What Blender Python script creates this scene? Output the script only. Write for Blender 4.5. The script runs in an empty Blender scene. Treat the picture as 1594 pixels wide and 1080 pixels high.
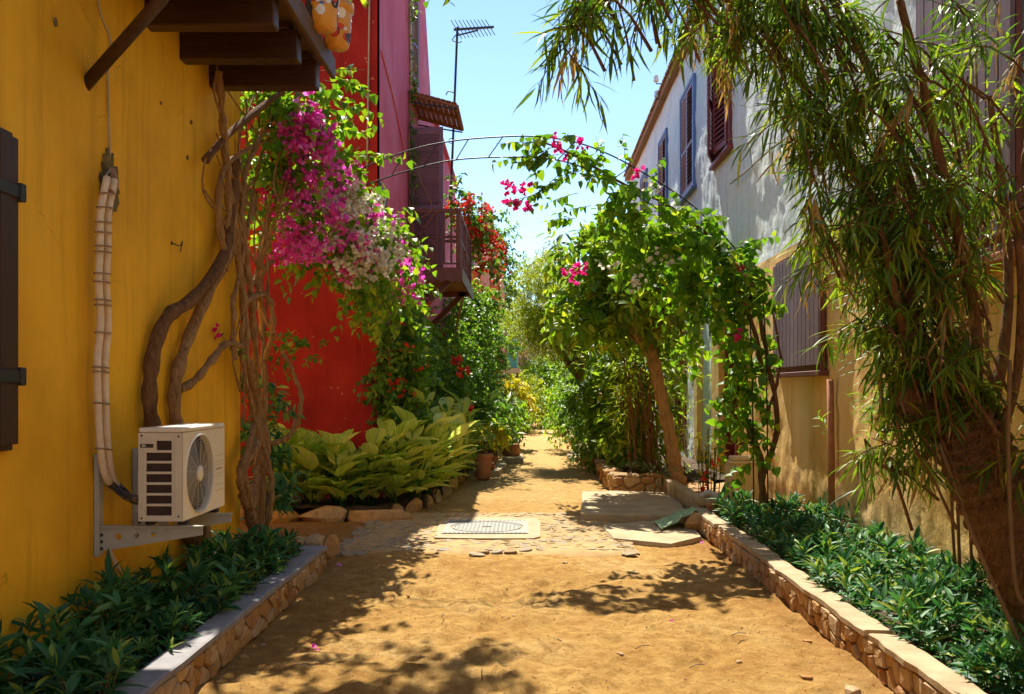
import bpy, bmesh, math, random
import numpy as np
from mathutils import Vector, Matrix

# ------------------------------------------------------------------ camera, sky, sun, exposure
SC = bpy.context.scene
COL = SC.collection
FPX, HCAM, VX, VY = 1400.0, 1.6, 815.0, 605.0          # focal length and horizon in photo pixels
cam_d = bpy.data.cameras.new('camera')
cam_d.sensor_width = 36.0
cam_d.lens = 36.0 * FPX / 1594.0
cam_d.shift_x = -(VX - 797.0) / 1594.0
cam_d.shift_y = (VY - 540.0) / 1594.0
cam_d.clip_start, cam_d.clip_end = 0.05, 3000.0
cam = bpy.data.objects.new('camera', cam_d)
cam.location = (0, 0, HCAM)
cam.rotation_euler = (math.radians(90), 0, 0)
COL.objects.link(cam)
SC.camera = cam

SUN_DIR = Vector((0.08, -0.745, -1.0))                 # the way the light travels
W = bpy.data.worlds.new('World'); SC.world = W; W.use_nodes = True
nt = W.node_tree
sky = nt.nodes.new('ShaderNodeTexSky'); sky.sky_type = 'NISHITA'; sky.sun_disc = False
sky.sun_elevation = math.atan2(1.0, math.hypot(SUN_DIR.x, SUN_DIR.y))
sky.sun_rotation = math.atan2(-SUN_DIR.x, -SUN_DIR.y)
sky.altitude = 0; sky.air_density = 1.0; sky.dust_density = 0.0; sky.ozone_density = 3.5
bg = nt.nodes['Background']; bg.inputs['Strength'].default_value = 0.105
nt.links.new(sky.outputs[0], bg.inputs[0])
sun_d = bpy.data.lights.new('sun', 'SUN'); sun_d.energy = 4.5; sun_d.angle = math.radians(0.53)
sun_d.color = (1.0, 0.93, 0.82)
sun = bpy.data.objects.new('sun', sun_d); COL.objects.link(sun)
sun.rotation_euler = SUN_DIR.to_track_quat('-Z', 'Y').to_euler()
sun.location = (-3, 15, 20)
SC.view_settings.view_transform = 'Standard'; SC.view_settings.look = 'None'
SC.view_settings.exposure = 1.2; SC.view_settings.gamma = 1.0
SC.view_settings.use_curve_mapping = False
SC.cycles.use_denoising = True
SC.cycles.max_bounces = 8; SC.cycles.diffuse_bounces = 6; SC.cycles.glossy_bounces = 2
SC.cycles.transmission_bounces = 4; SC.cycles.transparent_max_bounces = 4
SC.cycles.sample_clamp_indirect = 6.0

R = random.Random(7)
NR = np.random.default_rng(11)

def P(px, py, Y):                                      # photo pixel at a known distance
    return Vector(((px - VX) / FPX * Y, Y, HCAM - (py - VY) / FPX * Y))
XL, XR = -2.52, 3.3                                    # faces of the two street walls
def WL(px, py, off=0.0):
    return P(px, py, (XL + off) * FPX / (px - VX))
def WR(px, py, off=0.0):
    return P(px, py, (XR - off) * FPX / (px - VX))

# ------------------------------------------------------------------ objects
def tag(o, label=None, cat=None, group=None, kind=None):
    if label: o['label'] = label
    if cat: o['category'] = cat
    if group: o['group'] = group
    if kind: o['kind'] = kind
    return o
def thing(name, label, cat, loc=(0, 0, 0), group=None, rz=0.0):
    o = bpy.data.objects.new(name, None); COL.objects.link(o)
    o.empty_display_size = 0.1
    o.location = loc; o.rotation_euler = (0, 0, rz)
    return tag(o, label, cat, group)
def link(name, me, mat, parent=None, local=False, kind=None):
    o = bpy.data.objects.new(name, me); COL.objects.link(o)
    if mat is not None and len(me.materials) == 0: me.materials.append(mat)
    if parent is not None:
        o.parent = parent
        if not local:
            m = Matrix.Translation(parent.location) if parent.type == 'EMPTY' else Matrix.Identity(4)
            o.matrix_parent_inverse = m.inverted()
    if kind: o['kind'] = kind
    return o

class MB:
    def __init__(s): s.v = []; s.f = []; s.sm = []
    def add(s, vs, fs, smooth=False):
        b = len(s.v); s.v += [tuple(p) for p in vs]
        s.f += [tuple(i + b for i in f) for f in fs]; s.sm += [smooth] * len(fs)
        return s
    def box(s, a, b, bev=0.0):
        x0, y0, z0 = (min(a[i], b[i]) for i in range(3)); x1, y1, z1 = (max(a[i], b[i]) for i in range(3))
        if bev <= 0:
            return s.add([(x0,y0,z0),(x1,y0,z0),(x1,y1,z0),(x0,y1,z0),(x0,y0,z1),(x1,y0,z1),(x1,y1,z1),(x0,y1,z1)],
                  [(0,3,2,1),(4,5,6,7),(0,1,5,4),(1,2,6,5),(2,3,7,6),(3,0,4,7)])
        bev = min(bev, (x1-x0)*.45, (y1-y0)*.45, (z1-z0)*.45)
        bm = bmesh.new(); bmesh.ops.create_cube(bm, size=1.0)
        for v in bm.verts: v.co = Vector(((x0+x1)/2+v.co.x*(x1-x0), (y0+y1)/2+v.co.y*(y1-y0), (z0+z1)/2+v.co.z*(z1-z0)))
        bmesh.ops.bevel(bm, geom=list(bm.edges), offset=bev, segments=1, affect='EDGES', profile=.5)
        bm.verts.index_update()
        s.add([v.co for v in bm.verts], [[v.index for v in f.verts] for f in bm.faces]); bm.free(); return s
    def beam(s, a, b, w, h, up=(0, 0, 1), taper=1.0):   # bar of section w x h from a to b
        a = Vector(a); b = Vector(b); d = (b - a).normalized(); u = Vector(up)
        r = d.cross(u)
        if r.length < 1e-4: r = d.cross(Vector((1, 0, 0)))
        r.normalize(); u = r.cross(d).normalized(); vs = []
        for p, k in ((a, 1.0), (b, taper)):
            for i, j in ((-1,-1),(1,-1),(1,1),(-1,1)):
                vs.append(p + r*(w/2*i*k) + u*(h/2*j*k))
        return s.add(vs, [(3,2,1,0),(4,5,6,7),(0,1,5,4),(1,2,6,5),(2,3,7,6),(3,0,4,7)])
    def tube(s, pts, rad, n=8, cap=True, jit=0.0, rng=R, flat=1.0, ridge=0.0):
        pts = [Vector(p) for p in pts]
        if not hasattr(rad, '__len__'): rad = [rad] * len(pts)
        t0 = (pts[1] - pts[0]).normalized()
        u = t0.cross(Vector((0.3, 0.1, 1)));
        if u.length < .05: u = t0.cross(Vector((1, 0, 0)))
        u.normalize(); vs = []
        for i, p in enumerate(pts):
            t = (pts[min(i+1, len(pts)-1)] - pts[max(i-1, 0)]).normalized()
            u = (u - t * u.dot(t)); u.normalize(); w = t.cross(u)
            for k in range(n):
                a = 2*math.pi*k/n; r = rad[i] * (1 + rng.uniform(-jit, jit))
                if ridge:                              # long broken bark ridges
                    w_ = vnoise(np.array([a*5.1+math.sin(i*.21)*.6]), np.array([i*.06+a*.7]), 5)[0]; w2 = vnoise(np.array([a*13.0]), np.array([i*.12]), 9)[0]
                    r *= 1 + ridge*(1-min(1, abs(w_)*7)*1.0) * -1 + ridge*.6*w2
                vs.append(p + u*(math.cos(a)*r) + w*(math.sin(a)*r*flat))
        fs = []
        for i in range(len(pts)-1):
            for k in range(n):
                fs.append((i*n+k, i*n+(k+1)%n, (i+1)*n+(k+1)%n, (i+1)*n+k))
        s.add(vs, fs, True)
        if cap:
            b = len(s.v) - len(vs)
            s.f.append(tuple(b+k for k in range(n))[::-1]); s.sm.append(False)
            e = b + (len(pts)-1)*n
            s.f.append(tuple(e+k for k in range(n))); s.sm.append(False)
        return s
    def lathe(s, prof, c=(0,0,0), n=24, smooth=True, axis='z'):
        vs = []
        for r, z in prof:
            for k in range(n):
                a = 2*math.pi*k/n; x, y = r*math.cos(a), r*math.sin(a)
                if axis == 'z': q = (x, y, z)
                elif axis == 'x': q = (z, x, y)
                else: q = (x, z, y)
                vs.append((c[0]+q[0], c[1]+q[1], c[2]+q[2]))
        fs = [(i*n+k, i*n+(k+1)%n, (i+1)*n+(k+1)%n, (i+1)*n+k) for i in range(len(prof)-1) for k in range(n)]
        return s.add(vs, fs, smooth)
    def prism(s, poly, fn, d0, d1):                    # poly in 2D, fn(a, b, d) -> 3D
        n = len(poly)
        vs = [fn(a, b, d0) for a, b in poly] + [fn(a, b, d1) for a, b in poly]
        fs = [tuple(range(n))[::-1], tuple(range(n, 2*n))] + [(i, (i+1)%n, n+(i+1)%n, n+i) for i in range(n)]
        return s.add(vs, fs)
    def mesh(s, name):
        me = bpy.data.meshes.new(name); me.from_pydata(s.v, [], s.f)
        me.polygons.foreach_set('use_smooth', s.sm)
        bm = bmesh.new(); bm.from_mesh(me)
        bmesh.ops.recalc_face_normals(bm, faces=bm.faces); bm.to_mesh(me); bm.free()
        me.update(); return me
    def build(s, name, mat, parent=None, local=False, kind=None):
        return link(name, s.mesh(name), mat, parent, local, kind)

def smooth_path(pts, k=5):
    pts = [Vector(p) for p in pts]; out = []
    for i in range(len(pts)-1):
        p0, p1, p2, p3 = pts[max(i-1,0)], pts[i], pts[i+1], pts[min(i+2, len(pts)-1)]
        for j in range(k):
            t = j / k
            out.append(0.5*((2*p1)+(p2-p0)*t+(2*p0-5*p1+4*p2-p3)*t*t+(3*p1-p0-3*p2+p3)*t**3))
    out.append(pts[-1]); return out
def lerp_list(vals, n):
    return list(np.interp(np.linspace(0, 1, n), np.linspace(0, 1, len(vals)), vals))

# ------------------------------------------------------------------ numpy noise
def _hash(ix, iy, seed):
    h = (ix.astype(np.int64)*374761393 + iy.astype(np.int64)*668265263 + seed*1442695041) & 0x7fffffff
    h = ((h ^ (h >> 13)) * 1274126177) & 0x7fffffff
    return ((h ^ (h >> 16)) & 0xffff) / 65535.0
def vnoise(x, y, seed=0):
    ix, iy = np.floor(x), np.floor(y); fx, fy = x-ix, y-iy
    fx = fx*fx*(3-2*fx); fy = fy*fy*(3-2*fy)
    a = _hash(ix, iy, seed); b = _hash(ix+1, iy, seed); c = _hash(ix, iy+1, seed); d = _hash(ix+1, iy+1, seed)
    return (a*(1-fx)+b*fx)*(1-fy) + (c*(1-fx)+d*fx)*fy - .5
def fbm(x, y, seed=0, o=4):
    s = 0; a = 1.0
    for i in range(o):
        s = s + a*vnoise(x*2**i, y*2**i, seed+i*17); a *= .5
    return s

def grid_mesh(name, us, vs, fn, keep=None):            # fn(U, V) -> X, Y, Z arrays
    U, V = np.meshgrid(us, vs); X, Y, Z = fn(U, V)
    co = np.stack([X, Y, Z], -1).reshape(-1, 3); nu, nv = len(us), len(vs)
    i = np.arange(nv-1)[:, None]*nu + np.arange(nu-1)[None, :]
    q = np.stack([i, i+1, i+nu+1, i+nu], -1).reshape(-1, 4)
    if keep is not None:
        cu = (us[:-1]+us[1:])/2; cv = (vs[:-1]+vs[1:])/2
        CU, CV = np.meshgrid(cu, cv); q = q[keep(CU, CV).reshape(-1)]
    return np_mesh(name, co, q)
def np_mesh(name, co, quads=None, tris=None, smooth=True):
    me = bpy.data.meshes.new(name); me.vertices.add(len(co)); me.vertices.foreach_set('co', np.ascontiguousarray(co, dtype=np.float32).ravel())
    loops = []; tot = []
    if quads is not None and len(quads): loops.append(np.asarray(quads).ravel()); tot.append(np.full(len(quads), 4))
    if tris is not None and len(tris): loops.append(np.asarray(tris).ravel()); tot.append(np.full(len(tris), 3))
    lp = np.concatenate(loops).astype(np.int32); tt = np.concatenate(tot).astype(np.int32)
    me.loops.add(len(lp)); me.loops.foreach_set('vertex_index', lp)
    st = np.concatenate([[0], np.cumsum(tt)[:-1]]).astype(np.int32)
    me.polygons.add(len(tt)); me.polygons.foreach_set('loop_start', st); me.polygons.foreach_set('loop_total', tt)
    me.polygons.foreach_set('use_smooth', np.full(len(tt), smooth))
    me.update(calc_edges=True); me.validate(); return me

# ------------------------------------------------------------------ materials
def new_mat(name):
    m = bpy.data.materials.new(name); m.use_nodes = True
    n = m.node_tree.nodes; b = n['Principled BSDF']
    return m, m.node_tree, n, m.node_tree.links, b
def coords(n, l, scale=(1, 1, 1), kind='Object'):
    tc = n.new('ShaderNodeTexCoord'); mp = n.new('ShaderNodeMapping'); mp.inputs['Scale'].default_value = scale
    l.new(tc.outputs[kind], mp.inputs[0]); return mp.outputs[0]
def noise(n, l, vec, scale, detail=5, rough=.6, dist=0.0):
    t = n.new('ShaderNodeTexNoise'); t.inputs['Scale'].default_value = scale; t.inputs['Detail'].default_value = detail
    t.inputs['Roughness'].default_value = rough; t.inputs['Distortion'].default_value = dist
    l.new(vec, t.inputs['Vector']); return t.outputs['Fac']
def ramp(n, l, fac, stops):
    r = n.new('ShaderNodeValToRGB'); e = r.color_ramp.elements
    while len(e) < len(stops): e.new(0.5)
    for k, (p, c) in enumerate(stops):
        e[k].position = p; e[k].color = (c[0], c[1], c[2], 1) if hasattr(c, '__len__') else (c, c, c, 1)
    l.new(fac, r.inputs[0]); return r.outputs[0]
def mix(n, l, fac, a, b, mode='MIX'):
    m = n.new('ShaderNodeMix'); m.data_type = 'RGBA'; m.blend_type = mode
    for s, v in ((0, fac), (6, a), (7, b)):
        if hasattr(v, 'default_value') or hasattr(v, 'is_linked'): l.new(v, m.inputs[s])
        elif hasattr(v, '__len__'): m.inputs[s].default_value = (v[0], v[1], v[2], 1)
        else: m.inputs[s].default_value = v
    return m.outputs[2]
def bump(n, l, b, h, strength, dist, prev=None):
    k = n.new('ShaderNodeBump'); k.inputs['Strength'].default_value = strength; k.inputs['Distance'].default_value = dist
    l.new(h, k.inputs['Height'])
    if prev is not None: l.new(prev, k.inputs['Normal'])
    l.new(k.outputs[0], b.inputs['Normal']); return k.outputs[0]

def simple_mat(name, c1, c2, scale=6, rough=.75, bmp=.25, bscale=40, stretch=(1,1,1), bdist=.01, metal=0.0, rnd=0.0, spec=.5):
    m, t, n, l, b = new_mat(name); v = coords(n, l, stretch)
    f = noise(n, l, v, scale, 6, .62); c = ramp(n, l, f, [(.28, c1), (.72, c2)])
    if rnd:
        oi = n.new('ShaderNodeObjectInfo'); hs = n.new('ShaderNodeHueSaturation')
        mr = n.new('ShaderNodeMapRange'); mr.inputs[3].default_value = 1-rnd; mr.inputs[4].default_value = 1+rnd
        l.new(oi.outputs['Random'], mr.inputs[0]); l.new(mr.outputs[0], hs.inputs['Value']); l.new(c, hs.inputs['Color']); c = hs.outputs[0]
    l.new(c, b.inputs['Base Color']); b.inputs['Roughness'].default_value = rough; b.inputs['Metallic'].default_value = metal
    b.inputs['Specular IOR Level'].default_value = spec
    if bmp: bump(n, l, b, noise(n, l, v, bscale, 5, .65), bmp, bdist)
    return m

def leaf_mat(name, c1, c2, c3=None, trans=.45, rough=.45, tint=(1.25, 1.25, .6), spec=.4):
    m, t, n, l, b = new_mat(name)
    at = n.new('ShaderNodeAttribute'); at.attribute_name = 'var'
    st = [(0.05, c1), (0.75, c2)] + ([(0.97, c3)] if c3 else [])
    c = ramp(n, l, at.outputs['Fac'], st)
    l.new(c, b.inputs['Base Color']); b.inputs['Roughness'].default_value = rough; b.inputs['Specular IOR Level'].default_value = spec
    tr = n.new('ShaderNodeBsdfTranslucent'); l.new(mix(n, l, 1.0, c, tint, 'MULTIPLY'), tr.inputs[0])
    ms = n.new('ShaderNodeMixShader'); ms.inputs[0].default_value = trans
    l.new(b.outputs[0], ms.inputs[1]); l.new(tr.outputs[0], ms.inputs[2])
    l.new(ms.outputs[0], n['Material Output'].inputs[0]); return m

# ------------------------------------------------------------------ foliage
def leaf_template(u1=.3, w1=.5, u2=.7, w2=.36, fold=.25, curve=.15, simple=False):
    def q(u, v): return (u, v, abs(v)*fold*2, -curve*u*u)
    if simple:
        return np.array([q(0,0), q(u1,w1), q(u1,-w1), q(1,0)]), [], [(0,2,3),(0,3,1)]
    vs = [q(0,0), q(u1,w1), q(u1,0), q(u1,-w1), q(u2,w2), q(u2,0), q(u2,-w2), q(1,0)]
    return np.array(vs), [(1,4,5,2),(2,5,6,3)], [(0,1,2),(0,2,3),(4,7,5),(5,7,6)]
T_HEART = leaf_template(.22, .5, .62, .36, .18, .22)
T_LANCE = leaf_template(.3, .5, .68, .40, .18, .25)
T_OVAL = leaf_template(.3, .46, .7, .42, .15, .2)
T_TINY = leaf_template(.45, .5, simple=True, fold=.2, curve=.1)
T_BRACT = leaf_template(.5, .5, simple=True, fold=.35, curve=-.25)

def norm(a): return a / np.maximum(np.linalg.norm(a, axis=-1, keepdims=True), 1e-6)
def rand_dirs(n, rng=NR): return norm(rng.normal(size=(n, 3)))
def leaf_arrays(pts, dirs, ups, length, width, tpl):
    tv, tq, tt = tpl; n = len(pts); k = len(tv)
    d = norm(dirs); s = np.cross(d, ups); bad = np.linalg.norm(s, axis=1) < 1e-3; s[bad] = np.cross(d[bad], [1, .3, 0]); s = norm(s)
    w = np.cross(s, d); L = length[:, None, None]; Wd = width[:, None, None]
    co = pts[:, None, :] + L*tv[None, :, 0:1]*d[:, None, :] + Wd*tv[None, :, 1:2]*s[:, None, :] + (Wd*tv[None, :, 2:3] + L*tv[None, :, 3:4])*w[:, None, :]
    base = (np.arange(n)*k)[:, None, None]
    Q = (np.array(tq)[None] + base).reshape(-1, 4) if tq else np.zeros((0, 4), int)
    T = (np.array(tt)[None] + base).reshape(-1, 3)
    return co.reshape(-1, 3), Q, T, k
def leaf_object(name, sets, mat, parent=None, local=False, kind='stuff', rng=NR):
    """sets: list of (pts, dirs, ups, length, width, template)"""
    C, Q, T, Vr = [], [], [], []; off = 0
    for s in sets:
        if len(s[0]) == 0: continue
        co, q, t, k = leaf_arrays(*s); C.append(co); Q.append(q+off); T.append(t+off); off += len(co)
        Vr.append(np.repeat(rng.random(len(s[0])), k))
    me = np_mesh(name, np.concatenate(C), np.concatenate(Q), np.concatenate(T))
    a = me.attributes.new('var', 'FLOAT', 'POINT'); a.data.foreach_set('value', np.concatenate(Vr).astype(np.float32))
    return link(name, me, mat, parent, local, kind)
def sprays(starts, dirs, L, n, leaf, ratio, tpl, droop=.3, out=1.0, along=.5, down=.2, t0=.15, rng=NR, lv=.25, whorl=False):
    """twigs with leaves; returns one leaf set and the twig lines"""
    m = len(starts); L = np.broadcast_to(np.asarray(L, float), (m,)) * rng.uniform(.7, 1.3, m)
    t = np.linspace(t0, 1, n)[None, :] + rng.uniform(-.03, .03, (m, n))
    if whorl: t = 1 - (1-t)*.35
    d = norm(dirs)[:, None, :]; pos = starts[:, None, :] + d*L[:, None, None]*t[..., None]
    pos[..., 2] -= droop*L[:, None]*t*t
    a = np.arange(n)[None, :]*2.4 + rng.uniform(0, 6.28, (m, 1)) + rng.uniform(-.4, .4, (m, n))
    s = np.cross(norm(dirs), [0.1, .2, 1.0]); s = norm(s); w = np.cross(s, norm(dirs))
    rad = np.cos(a)[..., None]*s[:, None, :] + np.sin(a)[..., None]*w[:, None, :]
    tang = d*np.ones_like(pos); tang = tang.copy(); tang[..., 2] -= 2*droop*t
    ld = norm(rad*out + norm(tang)*along + rng.normal(0, .18, pos.shape)); ld[..., 2] -= down; ld = norm(ld)
    up = norm(np.array([0, 0, 1.0]) + rng.normal(0, .35, pos.shape))
    ll = leaf*rng.uniform(1-lv, 1+lv, m*n)
    return (pos.reshape(-1, 3), ld.reshape(-1, 3), up.reshape(-1, 3), ll, ll*ratio*rng.uniform(.85, 1.15, m*n), tpl)
def twig_lines(mb, starts, dirs, L, r, droop, step=1):
    for i in range(0, len(starts), step):
        p = Vector(starts[i]); d = Vector(dirs[i]).normalized()
        pts = [p + d*(L*t) - Vector((0, 0, droop*L*t*t)) for t in (0, .5, 1)]
        mb.tube(pts, [r, r*.7, r*.35], 3, cap=False)
def blob_starts(blobs, per, rng=NR, up=.25, inner=.25):
    """blobs: (x, y, z, r); sprays start inside each blob and point outwards"""
    S, D = [], []
    for x, y, z, r in blobs:
        k = max(3, int(per*(r/.4)**2)); d = rand_dirs(k, rng); d[:, 2] += up; d = norm(d)
        S.append(np.array([x, y, z]) + d*r*rng.uniform(inner, .9, (k, 1))); D.append(norm(d + rng.normal(0, .3, (k, 3))))
    return np.concatenate(S), np.concatenate(D)
def bracts(centers, rng=NR, size=.035, per=3):
    """each bloom is three papery bracts round a point"""
    n = len(centers); ax = rand_dirs(n, rng); s = norm(np.cross(ax, [.2, .3, 1])); w = np.cross(ax, s); P_, D_, U_ = [], [], []
    for k in range(per):
        a = k*6.283/per; r = math.cos(a)*s + math.sin(a)*w
        P_.append(centers); D_.append(norm(r + ax*.7)); U_.append(ax)
    m = n*per; ll = size*rng.uniform(.8, 1.25, m)
    return (np.concatenate(P_), np.concatenate(D_), np.concatenate(U_), ll, ll*.9, T_BRACT)

# ------------------------------------------------------------------ stones
def clip_poly(poly, p, q):                             # keep the side nearer p
    mx, my = (p[0]+q[0])/2, (p[1]+q[1])/2; nx, ny = q[0]-p[0], q[1]-p[1]; out = []
    for i in range(len(poly)):
        a, b = poly[i], poly[(i+1) % len(poly)]
        da = (a[0]-mx)*nx+(a[1]-my)*ny; db = (b[0]-mx)*nx+(b[1]-my)*ny
        if da <= 0: out.append(a)
        if (da < 0 < db) or (db < 0 < da):
            t = da/(da-db); out.append((a[0]+(b[0]-a[0])*t, a[1]+(b[1]-a[1])*t))
    return out
def voronoi(pts, box, reach):
    x0, y0, x1, y1 = box; res = []
    for i, p in enumerate(pts):
        poly = [(max(x0, p[0]-reach), max(y0, p[1]-reach)), (min(x1, p[0]+reach), max(y0, p[1]-reach)),
                (min(x1, p[0]+reach), min(y1, p[1]+reach)), (max(x0, p[0]-reach), min(y1, p[1]+reach))]
        for j, q in enumerate(pts):
            if i != j and abs(q[0]-p[0]) < 2*reach and abs(q[1]-p[1]) < 2*reach:
                poly = clip_poly(poly, p, q)
                if len(poly) < 3: break
        if len(poly) >= 3: res.append(poly)
    return res
def stone_mb(poly, fn, joint, depth, rng, round_=.72, sink=.02, cut=.28):
    cx = sum(p[0] for p in poly)/len(poly); cy = sum(p[1] for p in poly)/len(poly)
    sz = math.sqrt(max(1e-6, abs(sum(poly[i][0]*poly[(i+1)%len(poly)][1]-poly[(i+1)%len(poly)][0]*poly[i][1] for i in range(len(poly))))/2))
    k = max(.35, 1 - 2*joint/max(sz, .01)); n = len(poly)*2; ring = []
    for i in range(len(poly)):                         # cut the corners
        a, b = poly[i], poly[(i+1) % len(poly)]
        ring.append((a[0]*(1-cut)+b[0]*cut, a[1]*(1-cut)+b[1]*cut)); ring.append((a[0]*cut+b[0]*(1-cut), a[1]*cut+b[1]*(1-cut)))
    vs = []
    tilt = (rng.uniform(-.25, .25), rng.uniform(-.25, .25))
    for sc, d in ((k, -sink), (k*.98, depth*.55), (k*round_, depth)):
        for (a, b) in ring:
            ja = rng.uniform(-.04, .04)*sz
            A, B = cx+(a-cx)*sc+ja, cy+(b-cy)*sc+ja
            vs.append(fn(A, B, d + (0 if d < 0 else ((A-cx)*tilt[0]+(B-cy)*tilt[1])*.5 + rng.uniform(-.1, .1)*depth)))
    vs.append(fn(cx, cy, depth*1.08)); fs = []
    for r in range(2):
        for i in range(n): fs.append((r*n+i, r*n+(i+1) % n, (r+1)*n+(i+1) % n, (r+1)*n+i))
    for i in range(n): fs.append((2*n+i, 2*n+(i+1) % n, 3*n))
    return MB().add(vs, fs, False)
def rock_mesh(name, rng, sx, sy, sz, sub=2, rough=.25):
    bm = bmesh.new(); bmesh.ops.create_icosphere(bm, subdivisions=sub, radius=1.0)
    ax = [Vector((rng.gauss(0, 1), rng.gauss(0, 1), rng.gauss(0, 1))).normalized() for _ in range(9)]; lim = [rng.uniform(.55, .95) for _ in ax]
    for v in bm.verts:
        p = v.co.copy()
        for a, L in zip(ax, lim):
            d = p.dot(a)
            if d > L: p -= a*(d-L)
        p *= 1 + rng.uniform(-rough, rough)*.12
        v.co = Vector((p.x*sx, p.y*sy, p.z*sz))
    me = bpy.data.meshes.new(name); bm.to_mesh(me); bm.free(); return me

# ------------------------------------------------------------------ the materials
def wall_paint(name, c, dark, light, stain=None, rough=.85, chips=(.5, .35, .2), bmp=.35, vert=.35, chip_at=.73):
    m, t, n, l, b = new_mat(name); v = coords(n, l); vs = coords(n, l, (1, 1, vert))
    big = noise(n, l, v, .9, 6, .6); c0 = ramp(n, l, big, [(.25, dark), (.5, c), (.8, light)])
    st = ramp(n, l, noise(n, l, vs, 3.5, 8, .7, .4), [(.42, 0.0), (.75, 1.0)])
    mm = n.new('ShaderNodeMath'); mm.operation = 'MULTIPLY'; mm.inputs[1].default_value = .35; l.new(st, mm.inputs[0])
    c1 = mix(n, l, mm.outputs[0], c0, dark)
    chip = ramp(n, l, noise(n, l, v, 9, 4, .55), [(chip_at, 0.0), (chip_at+.02, 1.0)])
    c2 = mix(n, l, chip, c1, chips)
    wv_ = n.new('ShaderNodeMixRGB'); wv_.blend_type = 'LINEAR_LIGHT'; wv_.inputs[0].default_value = .09; l.new(v, wv_.inputs[1])
    nz = n.new('ShaderNodeTexNoise'); nz.inputs['Scale'].default_value = 5; nz.inputs['Detail'].default_value = 6; l.new(v, nz.inputs['Vector']); l.new(nz.outputs['Color'], wv_.inputs[2])
    vo = n.new('ShaderNodeTexVoronoi'); vo.feature = 'DISTANCE_TO_EDGE'; vo.inputs['Scale'].default_value = .75; l.new(wv_.outputs[0], vo.inputs['Vector'])
    ck = ramp(n, l, vo.outputs['Distance'], [(.0, 1.0), (.0035, 0.0)]); cm = ramp(n, l, noise(n, l, v, 1.1, 3, .5), [(.52, 0.0), (.64, .55)])
    ckm = n.new('ShaderNodeMath'); ckm.operation = 'MULTIPLY'; l.new(ck, ckm.inputs[0]); l.new(cm, ckm.inputs[1])
    c2 = mix(n, l, ckm.outputs[0], c2, tuple(q*.35 for q in dark))
    run = ramp(n, l, noise(n, l, coords(n, l, (5, 5, .22)), 2.2, 7, .65), [(.52, 0.0), (.72, .55)])      # rain streaks
    c2 = mix(n, l, run, c2, tuple(q*.72 for q in dark))
    if stain:                                          # damp, mildewed foot of the wall
        geo = n.new('ShaderNodeNewGeometry'); sx = n.new('ShaderNodeSeparateXYZ'); l.new(geo.outputs['Position'], sx.inputs[0])
        ad = n.new('ShaderNodeMath'); ad.operation = 'MULTIPLY_ADD'; l.new(noise(n, l, v, 2.2, 8, .75), ad.inputs[0]); ad.inputs[1].default_value = -2.6; l.new(sx.outputs[2], ad.inputs[2])
        f = ramp(n, l, ad.outputs[0], [(0.0, 1.0), (.0, 1.0)])
        mr = n.new('ShaderNodeMapRange'); mr.inputs[1].default_value = stain[1]; mr.inputs[2].default_value = stain[2]; mr.inputs[3].default_value = 1; mr.inputs[4].default_value = 0
        l.new(ad.outputs[0], mr.inputs[0])
        k = n.new('ShaderNodeMath'); k.operation = 'MULTIPLY'; l.new(mr.outputs[0], k.inputs[0]); l.new(ramp(n, l, noise(n, l, v, 28, 6, .7), [(.35, .35), (.6, 1.0)]), k.inputs[1])
        c2 = mix(n, l, k.outputs[0], c2, stain[0])
    l.new(c2, b.inputs['Base Color']); b.inputs['Roughness'].default_value = rough; b.inputs['Specular IOR Level'].default_value = .25
    p = bump(n, l, b, noise(n, l, v, 6, 8, .6), bmp, .03)
    bump(n, l, b, noise(n, l, v, 70, 4, .6), bmp*.6, .006, p)
    return m
M = {}
M['yellow'] = wall_paint('ochre_yellow_plaster', (.84,.46,.018), (.62,.32,.010), (.90,.53,.03), None, .7, (.32,.15,.04), .16, .3, .76)
M['red'] = wall_paint('shaded_red_plaster', (.31,.013,.012), (.17,.007,.007), (.42,.035,.022), None, .8, (.50,.16,.10), .5, .3, .69)  # front face: its shade is put into the darker red
M['pink_red'] = wall_paint('lit_crimson_plaster', (.78,.15,.22), (.66,.09,.14), (.84,.30,.37), None, .8, (.70,.30,.33), .35, .22, .74)  # lane side: its light is put into the brighter pink
M['orange'] = wall_paint('salmon_plaster', (.62,.25,.12), (.5,.17,.08), (.68,.32,.18))
M['cream'] = wall_paint('cream_plaster', (.62,.56,.36), (.5,.44,.27), (.68,.62,.42))
M['white'] = wall_paint('pale_blue_white_plaster', (.78,.86,.80), (.60,.74,.72), (.86,.89,.82), None, .85, (.42,.47,.46), .9, .5, .71)
M['ochre'] = wall_paint('sunlit_ochre_plaster', (.84,.56,.19), (.72,.42,.10), (.88,.68,.34), ((.10,.085,.05), -1.35, -.75), .85, (.85,.7,.45), .5, .4, .72)

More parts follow.
